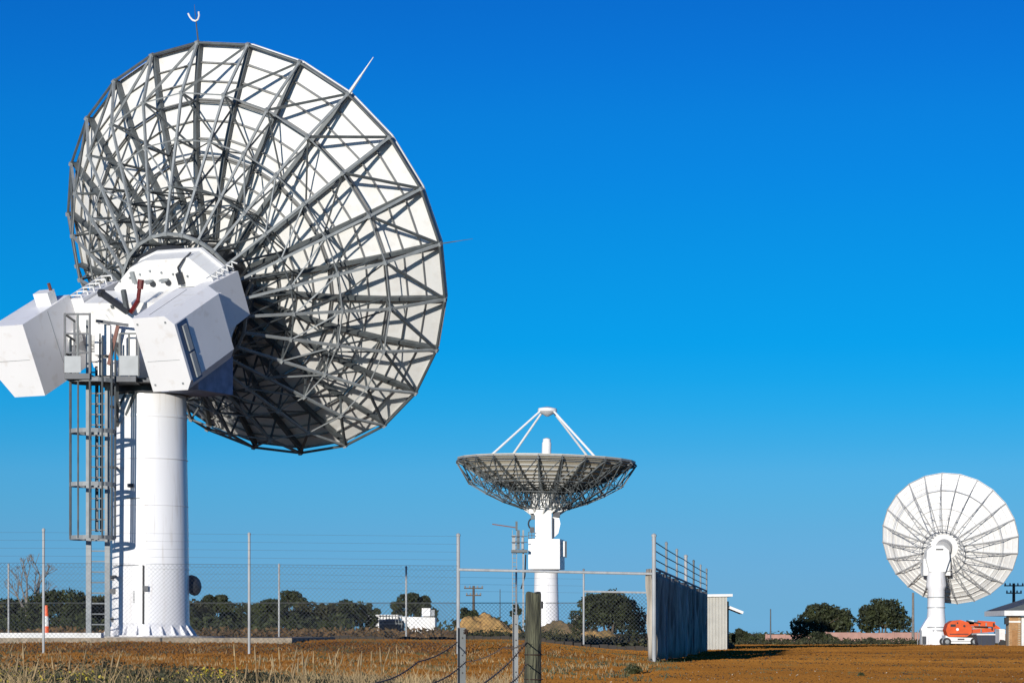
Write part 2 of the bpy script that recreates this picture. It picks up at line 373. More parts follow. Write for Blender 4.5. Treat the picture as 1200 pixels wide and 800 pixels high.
# counterweight boxes behind the elevation axis
def cbox(x0, x1, y0, y1, z0, z1, cham, side, m=BOXW):
    c = cham
    if side > 0: poly = [(x0, y0), (x1-c*.7, y0), (x1, y0+c), (x1, y1-c), (x1-c, y1), (x0, y1)]
    else: poly = [(x0+c*1.3, y0), (x1, y0), (x1, y1), (x0+c, y1), (x0, y1-c), (x0, y0+c*2.2)]
    return MB().prism(poly, z0, z1)
AX = Vector((0, 0, 0))
b1 = cbox(1.5, 2.92, -1.13, 1.15, 6.4, 8.9, .27, 1).build('counterweight_box', BOXW, ant1, M=M1)
b1['label'] = 'right counterweight box with dark side slots'
for (y0, y1) in ((-.05, .72), (-.86, -.13)):
    MB().span((2.95, y0, 8.42), (3.0, y1, 8.62)).build('side_slot', BLUEC, b1)
MB().span((2.921, -.95, 8.3), (2.935, .85, 8.8)).build('slot_shade_sheet', mat('slot_shade', (.03, .06, .14), .4), b1)  # thin dark blue sheet painting the shade inside the side slots
for y_ in (-.95, .93): 
    for x_ in (1.62, 2.6): MB().span((x_, y_, 8.9), (x_+.06, y_+.06, 8.915)).build('bolt', STEEL_L, b1)
MB().span((1.62, -.2, 8.9), (2.75, -.188, 8.906)).build('panel_seam', STEEL_L, b1)
MB().span((2.0, 1.152, 6.6), (2.012, 1.158, 8.7)).build('top_seam', STEEL, b1)
b2 = cbox(-3.95, -2.45, -1.05, 1.22, 6.4, 8.9, .27, -1).build('counterweight_box', BOXW, ant1, M=M1)
MB().span((-3.8, .1, 8.9), (-2.6, .112, 8.906)).build('panel_seam', STEEL_L, b2)
MB().span((-2.449, -.9, 7.62), (-2.444, 1.15, 7.632)).build('panel_seam', STEEL_L, b2)
MB().span((-3.1, 1.22, 6.9), (-2.55, 1.6, 7.25)).build('lamp_box', WHITE, b2)
MB().tube((-2.6, 1.58, 7.0), (-2.6, 1.82, 7.0), .05, n=8).build('lamp_stem', RUST, b2)
MB().span((-2.445, -.15, 6.7), (-2.2, .2, 7.1)).build('junction_box', WHITE, b2)
# lever arms that carry the boxes
for sd_, x0, x1 in ((1, 1.9, 2.42), (-1, -2.55, -2.0)):
    arm = MB().prism([(4.4, .9), (6.39, 1.08), (6.39, -.55), (4.4, -.5)], x0, x1, fn=lambda z, y, x: (x, y, z)).build('lever_arm', BOXW, ant1, M=M1)
    MB().span((x1+.004 if sd_ > 0 else x0-.06, .62, 5.7), (x1+.12 if sd_ > 0 else x0-.004, .68, 6.1)).build('bracket', BOXW, arm)
    MB().prism([(5.0, -.51), (6.3, -.56), (6.3, -1.2)], x0+.1, x1-.1, fn=lambda z, y, x: (x, y, z)).build('gusset', BOXW, arm)
# torque tube / elevation gear between the arms
MB().tube((-2.0, 0, 6.2), (2.1, 0, 6.2), .6, n=24).build('elevation_axle', WHITE, ant1, M=M1)
MB().prism([(-1.95, -.5), (1.45, -.5), (1.3, .75), (-1.1, .9), (-1.95, .95)], 5.42, 6.5).build('elevation_carrier', WHITE, ant1, M=M1)
hx = MB()
for rr, zz in ((.5, 6.62), (.36, 6.7), (.22, 6.78)):
    hx.prism([(-1.3+rr*math.cos(i*PI/3), .3+rr*math.sin(i*PI/3)) for i in range(6)], zz-.11, zz)
hx.build('hexagonal_cover', WHITE, ant1, M=M1)
lt = MB()
for i in range(6):
    z = 4.6+i*.34; x = -2.5; lt.beam((x, 1.0, z), (x, 1.16, z), .035, .035); lt.beam((x, 1.16, z), (x+.4, 1.16, z), .035, .035); lt.beam((x, 1.16, z), (x, 1.16, z+.34), .03, .03); lt.beam((x+.4, 1.0, z), (x+.4, 1.16, z), .035, .035)
lt.build('edge_walkway', WHITE, ant1, M=M1)
lt = MB()
for i in range(5):
    z = 4.3+i*.3; x = 2.2; lt.beam((x, .9, z), (x, 1.18, z), .035, .035); lt.beam((x, 1.18, z), (x, 1.18, z+.3), .03, .03); lt.beam((x, 1.18, z), (x+.2, 1.1, z), .03, .03)
lt.build('edge_walkway', WHITE, ant1, M=M1)
# red jack and black struts above the axle
MB().tube((.05, .7, 6.95), (.38, 1.02, 6.9), .075, n=8).tube((.38, 1.02, 6.9), (.52, 1.5, 6.75), .06, n=8).tube((.5, 1.35, 6.8), (.56, 1.6, 6.7), .1, n=8).build('red_jack', RED, ant1, M=M1)
MB().beam((-.85, 1.35, 6.9), (.02, .75, 7.05), .15, .15).tube((-.92, 1.35, 6.9), (-.78, 1.35, 6.9), .13).build('jack_strut', STEEL_D, ant1, M=M1)
MB().beam((-.05, .7, 7.0), (-.03, 1.4, 6.9), .12, .12).build('jack_strut', STEEL, ant1, M=M1)
MB().beam((-.9, .78, 6.51), (-.9, .78, 6.55), .1, .1).build('lug', STEEL, ant1, M=M1)
# ---- fixed parts, measured from the pedestal foot
def L1(px, py, D): return at(px, py, D)-Vector((PX, PY, PZ))
ped = MB().lathe([(1.27, 0), (1.22, .25), (1.20, .5), (1.17, 3.3), (1.13, 5.3), (1.12, 6.55), (1.135, 6.57), (1.135, 6.64), (1.12, 6.66), (1.10, 7.25)], n=64).build('pedestal', PEDM, ant1, True)
# weld seams
for z in (2.0, 3.9, 5.3): MB().lathe([(1.205-.012*z, z), (1.222-.0125*z, z+.012), (1.205-.012*z, z+.025)], n=64, cap=False).build('weld_seam', PEDM, ped, True)
for i in range(22):
    a_ = 2*PI*i/22; Mr = Matrix.Rotation(a_, 4, 'Z')
    if i == 0: gus = MB().prism([(1.2, 0), (1.43, 0), (1.43, .05), (1.23, .33), (1.19, .33)], -.015, .015, fn=lambda x, z, y: (x, y, z)).mesh('base_gusset', PEDM)
    link('base_gusset', gus, ped, Mr)
MB().lathe([(1.45, -.02), (1.48, .0), (1.48, .03), (1.2, .035)], n=48).build('base_flange', PEDM, ped)
def on_ped(px, zc, w_, h_, d_=.03, r=1.195):
    s_ = (px-176)/38.7/r; a_ = -PI/2+math.asin(max(-1, min(1, s_))); return a_
def curved(a0, a1, z0, z1, r, m, name, parent, th=.03, n=8):
    b_ = MB()
    rr = lambda z: r-.008*z
    for k in range(n):
        p, q = a0+(a1-a0)*k/n, a0+(a1-a0)*(k+1)/n
        vs = [(rr(z)+t_, a, z) for a in (p, q) for z in (z0, z1) for t_ in (0, th)]
        b_.add([(R0*math.cos(a), R0*math.sin(a), z) for R0, a, z in vs], [(0, 1, 3, 2), (4, 6, 7, 5), (0, 4, 5, 1), (2, 3, 7, 6), (1, 5, 7, 3)])
    return b_.build(name, m, parent, True)
an = lambda px: -PI/2+math.asin((px-179)/38.7/1.2)
door = curved(an(141), an(177.5), .38, 2.1, 1.203, PEDM, 'door', ped, .022)
curved(an(177.5), an(180), .36, 2.12, 1.205, BLACK, 'door_gap', ped, .012, 2)
curved(an(140.5), an(177.5), 2.1, 2.125, 1.203, STEEL, 'door_gap', ped, .01)
curved(an(140.5), an(177.5), .355, .38, 1.203, STEEL, 'door_gap', ped, .01)
curved(an(158), an(175), 4.1, 4.13, 1.2, STEEL_L, 'hatch_edge', ped, .01)
MB().box((1.26*math.cos(an(182)), 1.26*math.sin(an(182)), 1.42), (.14, .06, .16)).build('handle', STEEL_D, door)
for z in (.5, 1.75): MB().box((1.23*math.cos(an(141)), 1.23*math.sin(an(141)), z), (.1, .08, .14)).build('hinge', STEEL_D, door)
MB().box((1.27*math.cos(an(143)), 1.27*math.sin(an(143)), 1.35), (.15, .1, .15)).build('lock_box', STEEL_D, ped)
sg = MB()
for k in range(8): sg.box((1.225*math.cos(an(168)), 1.225*math.sin(an(168))-.01, 1.02+k*.045), (.05, .012, .022))
sg.build('door_plate', STEEL, door)
MB().box((1.17*math.cos(an(163)), 1.2*math.sin(an(163)), 4.5), (.14, .16, .1), Matrix.Rotation(.5, 3, 'Z')).build('vent_cap', STEEL_D, ped)
# small dish on the far side of the pedestal
sdm = MB()
MB().lathe([(.33, 0), (.28, .08), (.16, .13), (.05, .16)], n=14).build('small_dish', STEEL_D, ped, M=Matrix.Translation((1.27, .35, 1.55)) @ Matrix.Rotation(R_(70), 4, 'X') @ Matrix.Rotation(R_(50), 4, 'Y'))
MB().tube((1.1, .3, 1.5), (1.3, .35, 1.55), .05).build('dish_bracket', STEEL, ped)
# azimuth bearing, yoke
MB().lathe([(1.05, 7.25), (1.3, 7.3), (1.3, 7.5), (1.0, 7.55)], n=32).build('azimuth_bearing', STEEL_D, ant1, True)
az = R_(27.5); Rz = Matrix.Rotation(-az, 4, 'Z')
yk = MB().span((-.75, -.9, 7.52), (1.1, 1.0, 8.3)).prism([(-.6, 8.3), (.9, 8.3), (.6, 9.7), (-.3, 9.7)], -.7, .7, fn=lambda x, z, y: (x, y, z)).build('yoke', WHITE, ant1, M=Rz)
mb_ = MB().span((1.0, -.8, 7.28), (2.35, 1.0, 8.45)).build('drive_cabinet', mat('cabinet_shade', (.22, .27, .42), .5, var=.4, scale=3), ant1, M=Rz)  # cabinet sits in shade; its blue colour paints that shade in
for k in range(5): MB().span((1.15+.24*k, -.83, 7.5), (1.3+.24*k, -.802, 8.1)).build('louvre', STEEL_D, mb_)
MB().span((-1.5, -1.9, 7.5), (.9, -.9, 7.62)).build('deck_plate', STEEL_D, ant1)
# ladder, cage and top platform
lx0, lx1, ly = L1(104, 0, 70.6).x, L1(126, 0, 70.6).x, 70.6-PY
GZl = .08
lad = MB().beam((lx0, ly, GZl), (lx0, ly, 8.9), .15, .11, (0, 1, 0)).build('ladder_post', STEEL_L, ant1)
link('ladder_post', MB().beam((lx1, ly, GZl-.1), (lx1, ly, 8.9), .15, .11, (0, 1, 0)).mesh('ladder_post', STEEL_L), ant1)
rung = MB().tube((lx0, ly, 0), (lx1, ly, 0), .022).mesh('rung', STEEL_L)
for k in range(27): link('rung', rung, ant1, Matrix.Translation((0, 0, .35+k*.31)))
cx = L1(107, 0, 69.9).x; cy = 70.08-PY; CRR = .66
hoop = MB()
for k in range(18):
    a0, a1 = PI*.08-2*PI*.0+k*(-2*PI)/18, PI*.08+(k+1)*(-2*PI)/18
    hoop.beam((cx+CRR*math.cos(a0), cy+CRR*math.sin(a0), 0), (cx+CRR*math.cos(a1), cy+CRR*math.sin(a1), 0), .02, .12)
hoop = hoop.mesh('cage_hoop', STEEL_L)
for y in (630, 568, 506, 447): link('cage_hoop', hoop, ant1, Matrix.Translation((0, 0, (HZ-y)/39.9+CH-PZ)))
for k in range(7):
    a_ = PI*.05-k*PI/6.5*1.15
    MB().tube((cx+CRR*math.cos(a_), cy+CRR*math.sin(a_), (HZ-631)/39.9+CH-PZ), (cx+CRR*math.cos(a_), cy+CRR*math.sin(a_), 8.7), .03).build('cage_bar', STEEL, ant1)
for px in (113.5, 119):
    x = L1(px, 0, 70.9).x; MB().beam((x, 70.9-PY, 3.1), (x, 70.9-PY, 8.0), .09, .09, (0, 1, 0)).build('cable_tray', STEEL_D, ant1)
for z in (1.75, 5.0, 6.8):
    MB().beam((lx1, ly, z), (-.9, -.72, z+.05), .07, .07).build('standoff', STEEL, ant1)
pz = 7.62
plat = MB().span((L1(81, 0, 70).x, -3.1, pz-.16), (L1(110, 0, 70).x, -1.5, pz)).span((L1(110, 0, 70).x, -2.35, pz-.16), (L1(165, 0, 71).x, -.6, pz)).build('platform', STEEL_D, ant1)
gx0, gx1 = L1(141, 0, 70.2).x, L1(163, 0, 70.2).x
MB().span((gx0, -2.38, pz+.02), (gx1, -2.34, pz+.6)).build('kick_panel', BLUEC, plat)
MB().span((L1(81, 0, 70).x, -3.13, pz+.02), (L1(100, 0, 70).x, -3.1, pz+.5)).build('kick_panel', BLUEC, plat)
xs_ = [L1(q, 0, 70).x for q in (81, 96, 110)]
for x in xs_:
    for y_ in (-3.08, -1.55): MB().beam((x, y_, pz), (x, y_, pz+1.75), .06, .06, (0, 1, 0)).build('rail_post', STEEL_D if x != xs_[1] else STEEL, plat)
for z in (.6, 1.15, 1.72):
    MB().beam((xs_[0], -3.08, pz+z), (xs_[2], -3.08, pz+z), .05, .05).beam((xs_[0], -3.08, pz+z), (xs_[0], -1.55, pz+z), .05, .05).build('handrail', STEEL_D, plat)
for q in (118, 141, 152, 163):
    x = L1(q, 0, 70.2).x; MB().beam((x, -2.33, pz), (x, -2.33, pz+1.25), .055, .055, (0, 1, 0)).build('rail_post', STEEL, plat)
MB().beam((L1(112, 0, 70).x, -2.33, pz+1.62), (L1(150, 0, 70).x, -2.3, pz+1.5), .08, .08).build('handrail', STEEL_D, plat)
MB().beam((gx0, -2.33, pz+1.25), (gx1, -2.33, pz+1.25), .05, .05).build('handrail', STEEL, plat)
MB().beam((L1(137, 0, 70).x, -2.2, pz+1.5), (L1(126, 0, 70).x, -2.2, pz+.35), .11, .1).build('brown_strut', RUST, plat)
MB().box((L1(118, 0, 70).x, -2.0, pz+1.1), (.45, .3, .9)).box((L1(120, 0, 70).x, -2.0, pz+.3), (.35, .3, .5)).build('white_cabinet', WHITE, plat)
MB().box((L1(152, 0, 71).x, -1.6, pz+.9), (.5, .5, 1.5)).build('white_cabinet', WHITE, plat)
for a_, b_ in (((L1(160, 0, 71).x, -1.2, pz-.15), (-.55, -.95, 6.6)), ((L1(141, 0, 71).x, -1.9, pz-.15), (-.85, -.75, 6.3)), ((L1(150, 0, 71).x, -1.0, pz-.15), (-.9, -.7, 6.7))):
    MB().beam(a_, b_, .08, .08).build('platform_brace', STEEL, plat)

# ================================================================== middle antenna (pointing up)
D2 = 184.0; S2 = F/D2
base2 = at(640, 742, D2); b2z = .1
ant2 = empty('dish_antenna', (base2.x, D2, b2z), 'middle distant dish antenna pointing straight up, tripod feed over its bowl', 'satellite dish')
C2 = at(640, 544, D2)-ant2.location
M2 = Matrix.Translation(C2) @ Matrix.Rotation(R_(1.4), 4, 'Y') @ Matrix(((1, 0, 0, 0), (0, -1, 0, 0), (0, 0, -1, 0), (0, 0, 0, 1)))
ms2 = dish_meshes(STEEL, STEEL, PANEL2, full=True, k=.85, rear=[(5.95, 1.6), (4.6, 2.35), (3.3, 2.95), (1.9, 3.4)])
place_dish(ant2, M2, ms2, .1)
feed(ant2, M2, WHITE, L=4.2, R0=5.75, angs=(R_(40), R_(-40), R_(152), R_(-128)), horn=.75)
def L2(px, py, D=D2): return at(px, py, D)-ant2.location
def span2(x0, y0, x1, y1, dy0, dy1, name, m, parent=ant2):
    a_, b_ = L2(x0, y0), L2(x1, y1); return MB().span((a_.x, dy0, a_.z), (b_.x, dy1, b_.z)).build(name, m, parent)
zt = L2(0, 668).z
MB().lathe([(1.05, -.5), (1.0, zt*.25), (.9, zt)], n=32).build('pedestal', PEDM, ant2, True)
MB().lathe([(.98, zt), (.98, zt+.14)], n=24).build('azimuth_bearing', STEEL_D, ant2)
yb = MB().prism([(L2(619, 0).x, -1.5), (L2(655.5, 0).x, -1.5), (L2(662, 0).x, 1.0), (L2(626, 0).x, 1.0)], L2(0, 667).z, L2(0, 632).z).build('turning_head', WHITE, ant2)
span2(659.5, 634, 661.5, 652, -.6, -.3, 'junction_box', WHITE, yb); span2(661.8, 634, 664, 653, -.6, -.2, 'junction_box', STEEL_D, yb)
span2(627, 590, 646, 632, -1.1, .9, 'yoke', WHITE)
span2(647.5, 600, 656, 606, -.9, .5, 'yoke_arm', STEEL_D); span2(647, 590, 658, 600, -.8, .5, 'yoke_arm', WHITE)
MB().prism([(L2(647, 0).x, L2(0, 632).z), (L2(654, 0).x, L2(0, 625).z), (L2(656.5, 0).x, L2(0, 614).z), (L2(655, 0).x, L2(0, 607).z), (L2(647, 0).x, L2(0, 606).z)], -.8, .4, fn=lambda x, z, y: (x, y, z)).build('gear_quadrant', WHITE, ant2)
MB().prism([(L2(632+16*math.cos(t_)*.45, 0).x, L2(0, 598+10*math.sin(t_)).z) for t_ in [i*PI/6 for i in range(12)]], -1.0, .4, fn=lambda x, z, y: (x, y, z)).build('gear_quadrant', WHITE, ant2)
lp = [L2(626-7*math.sin(t_), 614-7*math.cos(t_)) for t_ in np.linspace(0, PI, 7)]
MB().path([(p.x, -.9, p.z) for p in lp], .07).build('cable_loop', STEEL_D, ant2)
hd = MB().lathe([(1.15, 2.0), (1.15, 3.6)], n=20).build('hub_drum', WHITE, ant2, M=M2)
for k in range(12):
    a_ = k*PI/6; MB().tube(pol(1.85, a_, 3.3), pol(.9, a_+.26, 4.0), .07, n=6).build('hub_strut', WHITE, ant2, M=M2)
for i, (x0, y0, x1, y1, d_) in enumerate(((620, 596, 626, 602, -1.0), (622, 604, 626.5, 609, -1.0), (646.5, 607, 648, 632, -1.12), (621, 636, 625, 641, -1.53), (650, 655, 654, 660, -1.4), (621, 618, 626, 624, -1.0))):
    span2(x0, y0, x1, y1, d_, d_+.3, 'equipment_box', (WHITE, STEEL, STEEL_D)[i % 3])
for y in (631.5, 628, 624.5): MB().beam((L2(619, 0).x, -1.4, L2(0, y).z), (L2(627, 0).x, -1.4, L2(0, y).z), .05, .05).build('handrail', STEEL, ant2)
for x in (619.3, 623): MB().beam((L2(x, 0).x, -1.4, L2(0, 632).z), (L2(x, 0).x, -1.4, L2(0, 624).z), .05, .05, (0, 1, 0)).build('rail_post', STEEL, ant2)
# access ladder beside it
for px in (600.5, 605.5, 613):
    a_, b_ = L2(px, 742), L2(px, 622); MB().beam((a_.x, -1.8, 0), (b_.x, -1.8, b_.z), .05 if px < 610 else .13, .07, (0, 1, 0)).build('ladder_post', STEEL_L, ant2)
rg = MB().tube((L2(600.5, 0).x, -1.8, 0), (L2(605.5, 0).x, -1.8, 0), .03).mesh('rung', STEEL_L)
for k in range(24): link('rung', rg, ant2, Matrix.Translation((0, 0, .3+k*.32)))
pl = span2(599, 645, 618, 648, -2.4, -.8, 'platform', STEEL)
for i, (x0, y0, x1, y1) in enumerate(((600, 628, 604, 645), (606, 622, 609, 644), (611, 630, 613.5, 644), (604, 612, 606.5, 622))):
    span2(x0, y0, x1, y1, -2.1, -1.6, 'cabinet', STEEL if i % 2 else BLUEC, pl)
for y in (629, 636): span2(599, y, 618, y+.8, -2.4, -2.35, 'handrail', STEEL_D, pl)
MB().beam((L2(604, 0).x, -1.8, L2(0, 619).z), (L2(577, 0).x, -1.8, L2(0, 615).z), .1, .08).build('davit_arm', RUST, pl)
MB().path([(L2(616, 0).x, -1.5, L2(0, 650).z), (L2(615, 0).x, -1.5, L2(0, 675).z), (L2(610.5, 0).x, -1.7, L2(0, 690).z)], .06).build('cable', STEEL_D, pl)

# ================================================================== right antenna
D3 = 228.0
g3 = CH-13.5*D3/F
bp3 = at(1097, 742, D3)
ant3 = empty('dish_antenna', (bp3.x, D3, g3), 'rightmost distant all-white dish antenna seen from behind on a slender white column', 'satellite dish')
C3 = at(1112.5, 632, D3+2.2)-ant3.location
M3 = Matrix.Translation(C3) @ frame((0, 0, 0), .42, .36) @ Matrix.Scale(.965, 4)
STW = mat('lattice_shade_grey', (.36, .36, .36), .5, var=.05)  # white members greyed so their colour carries the thin shadow lines
ms3 = dish_meshes(STW, STW, PANEL3, full=False, k=.75, slim=True)
place_dish(ant3, M3, ms3, 1.6)
feed(ant3, M3, WHITE)
MB().lathe([(.8, 1.9), (.8, 2.9)], n=20).build('hub_drum', STW, ant3, M=M3)

def L3(px, py): return at(px, py, D3)-ant3.location
def z3(py): return L3(0, py).z
MB().lathe([(1.0, 0), (.95, z3(735)), (.82, z3(715)), (.8, z3(690)), (.95, z3(686)), (.8, z3(668)), (.8, z3(660))], n=28).build('pedestal', PEDM, ant3, True)
MB().prism([(-.8, z3(722)), (-1.5, z3(736)), (-1.5, 0), (-.8, 0)], -.4, .4, fn=lambda x, z, y: (x, y, z)).build('buttress', PEDM, ant3)
MB().span((-.5, -1.0, z3(739)), (.5, -.9, z3(738))).build('seam', STEEL, ant3)
MB().prism([(-.75, z3(670)), (.75, z3(670)), (1.15, z3(655)), (1.1, z3(645)), (.55, z3(639)), (-.45, z3(639)), (-1.0, z3(645)), (-1.05, z3(655))], -.75, .9, fn=lambda x, z, y: (x, y, z)).build('elevation_head', WHITE, ant3)
MB().span((-.15, -.78, z3(644.5)), (.55, -.751, z3(643))).build('vent_slot', BLACK, ant3)
MB().box((L3(1085, 0).x, .8, z3(664)), (.45, 1.6, 1.6)).build('counterweight_box', WHITE, ant3)
MB().box((L3(1111, 0).x, .8, z3(664)), (.45, 1.6, 1.6)).build('counterweight_box', WHITE, ant3)
for py in (735, 712, 700): MB().lathe([(1.02 if py > 730 else .88, 0), (1.02 if py > 730 else .88, .08)], c=(0, 0, z3(py)), n=24).build('flange', STEEL_L, ant3)
for x in (-1.5, -1.85): MB().beam((x, -.5, 0), (x, -.5, z3(738)), .06, .06, (0, 1, 0)).build('ladder_post', STEEL_L, ant3)
MB().span((-1.4, -.41, .05), (-1.0, -.402, z3(745))).build('door', STEEL_D, ant3)

# ================================================================== pads and slabs round the near pedestal
pad = MB().span((PX-12, 67.5, .30), (at(344, 0, 68).x, 84, .60)).build('gravel_pad', GRAVEL); pad['kind'] = 'structure'
slab = MB().span((PX-13, 68.6, .48), (at(119, 0, 68.7).x, 69.1, .745)).build('concrete_edge_beam', CONCW); slab['kind'] = 'structure'
pl = MB().lathe([(2.3, .55), (2.25, .64)], c=(PX, PY, 0), n=28).build('pedestal_plinth', CONC); pl['kind'] = 'structure'
kx0, kx1 = at(345, 0, 97).x, at(766, 0, 97).x
kb = MB()
n = 40
for i in range(n):
    x0, x1 = kx0+(kx1-kx0)*i/n, kx0+(kx1-kx0)*(i+1)/n; y = 97+.5*math.sin(i*.4)
    z = gzf((x0+x1)/2, 97); kb.span((x0, y, z-.2), (x1-.02, y+.3, z+.17+.03*math.sin(i*1.7)))
kb = kb.build('shade_kerb', mat('kerb_shade_tone', (.05, .042, .035), .95)); kb['kind'] = 'structure'  # low strip whose dark colour stands in for a line of shade
# orange and white marker
mp_ = at(54, 740, 72.0); gm = empty('marker_post', (mp_.x, 72.0, .625), 'orange and white marker post on the gravel pad left of the ladder', 'marker post')
for z0, z1, r0, r1, m in ((0, .32, .1, .09, ORANGE2), (.32, .62, .09, .075, CONCW), (.62, .95, .075, .05, ORANGE2)):
    MB().lathe([(r0, z0), (r1, z1)], n=14).build('marker_band', m, gm)

# ================================================================== fences
def post(parent, x, y, z0, z1, r=.035, m=POSTM, name='fence_post', n=8):
    return MB().tube((x, y, z0), (x, y, z1), r, n=n).lathe([(r*1.25, 0), (r*1.25, .05), (r*.4, .08)], c=(x, y, z1), n=n).build(name, m, parent)
def chain(parent, p0, p1, zb0, zb1, zt0, zt1, pitch, wr):
    p0, p1 = Vector(p0), Vector(p1); L = (p1-p0).length; d = (p1-p0)/L; b_ = MB()
    def P(s, h):
        f_ = s/L; zb = zb0+(zb1-zb0)*f_; zt_ = zt0+(zt1-zt0)*f_; return Vector((p0.x+d.x*s, p0.y+d.y*s, zb+h*(zt_-zb)))
    H = (zt0-zb0+zt1-zb1)/2; n_ = int((L+H)/pitch)
    for k in range(n_):
        s0 = -H+k*pitch
        for sgn in (1, -1):
            a0, a1 = s0, s0+H; h0, h1 = (0, 1) if sgn > 0 else (1, 0)
            if a0 < 0: h0 = h0+(h1-h0)*(-a0/H); a0 = 0
            if a1 > L: h1 = h1-(h1-h0)*((a1-L)/(a1-a0)) if a1 > a0 else h1; a1 = L
            if a1-a0 > .02: b_.tube(P(a0, h0), P(a1, h1), wr, n=3, cap=False)
    o = b_.build('chain_link_mesh', WIREM, parent); o['kind'] = 'stuff'; return o
def strands(parent, pts, n, dz, wr=.006, name='wire_strand', m=WIREM, sag=.0):
    for k in range(n):
        b_ = MB()
        for p, q in zip(pts, pts[1:]):
            p, q = Vector(p), Vector(q); seg = 6
            pr = [p.lerp(q, i/seg)+Vector((0, 0, -sag*4*(i/seg)*(1-i/seg)-dz*k)) for i in range(seg+1)]
            b_.path(pr, wr, n=4)
        b_.build(name, m, parent)
# near fence
DA = 61.0
fa = empty('chain_link_fence', (at(292, 0, DA).x, DA, .18), 'near chain-link security fence with tall posts crossing in front of the white pedestal', 'fence')
def LA(px, D=DA): return at(px, 0, D).x-fa.location.x
for px, ty in ((-190, 620), (51, 622), (292, 627), (537, 628)):
    x = LA(px); zb = gzf(x+fa.location.x, DA)-.18-.1; post(fa, x, 0, zb, CH+(HZ-ty)/F*DA-.18, .034 if px != 537 else .045)
za = CH+(HZ-658)/F*DA-.18; zb_ = -.02
chain(fa, (LA(-190), 0), (LA(537), 0), zb_, -.1, za, za-.1, .11, .0026)
strands(fa, [(LA(-190), -.04, za+.75), (LA(51), -.04, za+.75), (LA(292), -.04, za+.7), (LA(537), -.04, za+.65)], 4, .2, .0022)
strands(fa, [(LA(-190), -.04, za), (LA(537), -.04, za-.1)], 1, .2, .004)
# top rail from the corner post to the gate post
gp0 = at(766.5, 0, 58.7)
MB().tube((LA(537), 0, CH+(HZ-667)/F*DA-.18), (gp0.x-fa.location.x, 58.7-DA, CH+(HZ-672)/F*58.7-.18), .034, n=8).build('top_rail', POSTM, fa)
# far fence
DB = 104.0
fb = empty('chain_link_fence', (at(476, 0, DB).x, DB, .3), 'far chain-link fence with pale posts behind the brown field', 'fence')
def LB(px, D=DB): return at(px, 0, D).x-fb.location.x
hb = lambda py: CH+(HZ-py)/F*DB-.3
for px, ty, by in ((-110, 660, 752), (10, 662, 752), (170, 662, 752), (327, 662, 752), (476, 665, 751), (605, 668, 755), (684, 668, 756), (763, 668, 756)):
    post(fb, LB(px), 0, hb(by), hb(ty), .042)
chain(fb, (LB(-110), 0), (LB(684), 0), hb(752), hb(752), hb(706), hb(706), .17, .005)
chain(fb, (LB(684), 0), (LB(763), 0), hb(753), hb(753), hb(693), hb(693), .17, .006)
MB().tube((LB(684), 0, hb(692.5)), (LB(763), 0, hb(694)), .045).build('mid_rail', POSTM, fb)
MB().tube((LB(-110), 0, hb(706)), (LB(684), 0, hb(706)), .016, n=4).build('mesh_edge_wire', WIREM, fb)
strands(fb, [(LB(-110), 0, hb(664)), (LB(327), 0, hb(664)), (LB(476), 0, hb(667)), (LB(684), 0, hb(670))], 4, .3, .0035)
# screened fence on the right, running away from the gate post
P0, P1 = Vector((3.487, 58.7)), Vector((7.33, 90.0))
fs = empty('screened_fence', (P0.x, P0.y, 0), 'dark shade-cloth fence running away on the right, barbed wires on its posts', 'fence')
NS = 6; dd = (P1-P0); nrm = Vector((-dd.y, dd.x)).normalized()
zbot = lambda t_: CH-(.74-.06*t_)
H0 = 3.10
def fpnt(t_, off=0): p = dd*t_+nrm*off; return (p.x, p.y)
for k in range(NS+1):
    t_ = k/NS; x, y = fpnt(t_); zb = gzf(x+P0.x, y+P0.y)
    post(fs, x, y, zb-.1, .0+H0, .05 if k in (0, 3) else .032, POSTM if k in (0, 3) else STEEL_L if k != 4 else STEEL)
for k in range(NS):
    b_ = MB(); n = 22; rows = 10; rs = random.Random(k)
    ph_ = [rs.uniform(0, 6) for _ in range(4)]
    vs = []
    for j in range(rows+1):
        for i in range(n+1):
            t_ = (k+(.012 if i == 0 else i/n if i < n else .988))/NS; h = j/rows
            off = .05+.11*math.sin(i*1.9+ph_[0]+h+.6*math.sin(i))+.05*math.sin(i*.8+ph_[1]+2*h)+.02*math.sin(j*1.3+i*.5+ph_[2])
            x, y = fpnt(t_, off+.03); topz = 2.32-.05*math.sin(PI*i/n)*(1+rs.random()*.3)
            zb = .06+.05*math.sin(i*.7+ph_[3]); vs.append((x, y, zb+(topz-zb)*h))
    fsq = [(j*(n+1)+i, j*(n+1)+i+1, (j+1)*(n+1)+i+1, (j+1)*(n+1)+i) for j in range(rows) for i in range(n)]
    o = MB().add(vs, fsq).build('shade_cloth', DARKB, fs, True)
    so_ = o.modifiers.new('thickness', 'SOLIDIFY'); so_.thickness = .006
    # flap folded over the top edge
    fl = MB()
    for q in range(3):
        t0, t1 = (k+.1+q*.28)/NS, (k+.1+q*.28+.2)/NS; x0, y0 = fpnt(t0, .12); x1, y1 = fpnt(t1, .1)
        fl.beam((x0, y0, 2.16-.12*rs.random()), (x1, y1, 2.12-.15*rs.random()), .02, .07)
    fl.build('cloth_fold', STEEL_D, o)
MB().tube((*fpnt(0), 2.33), (*fpnt(1), 2.33), .03).build('top_rail', POSTM, fs)
for z in (3.02, 2.8, 2.58): strands(fs, [(*fpnt(0, .05), z), (*fpnt(.5, .05), z), (*fpnt(1, .05), z)], 1, 0, .016, 'barbed_wire', STEEL, .02)
x, y = fpnt(.62, .25); MB().box((x, y, .2), (.3, .3, .12)).build('white_block', CONCW, fs)
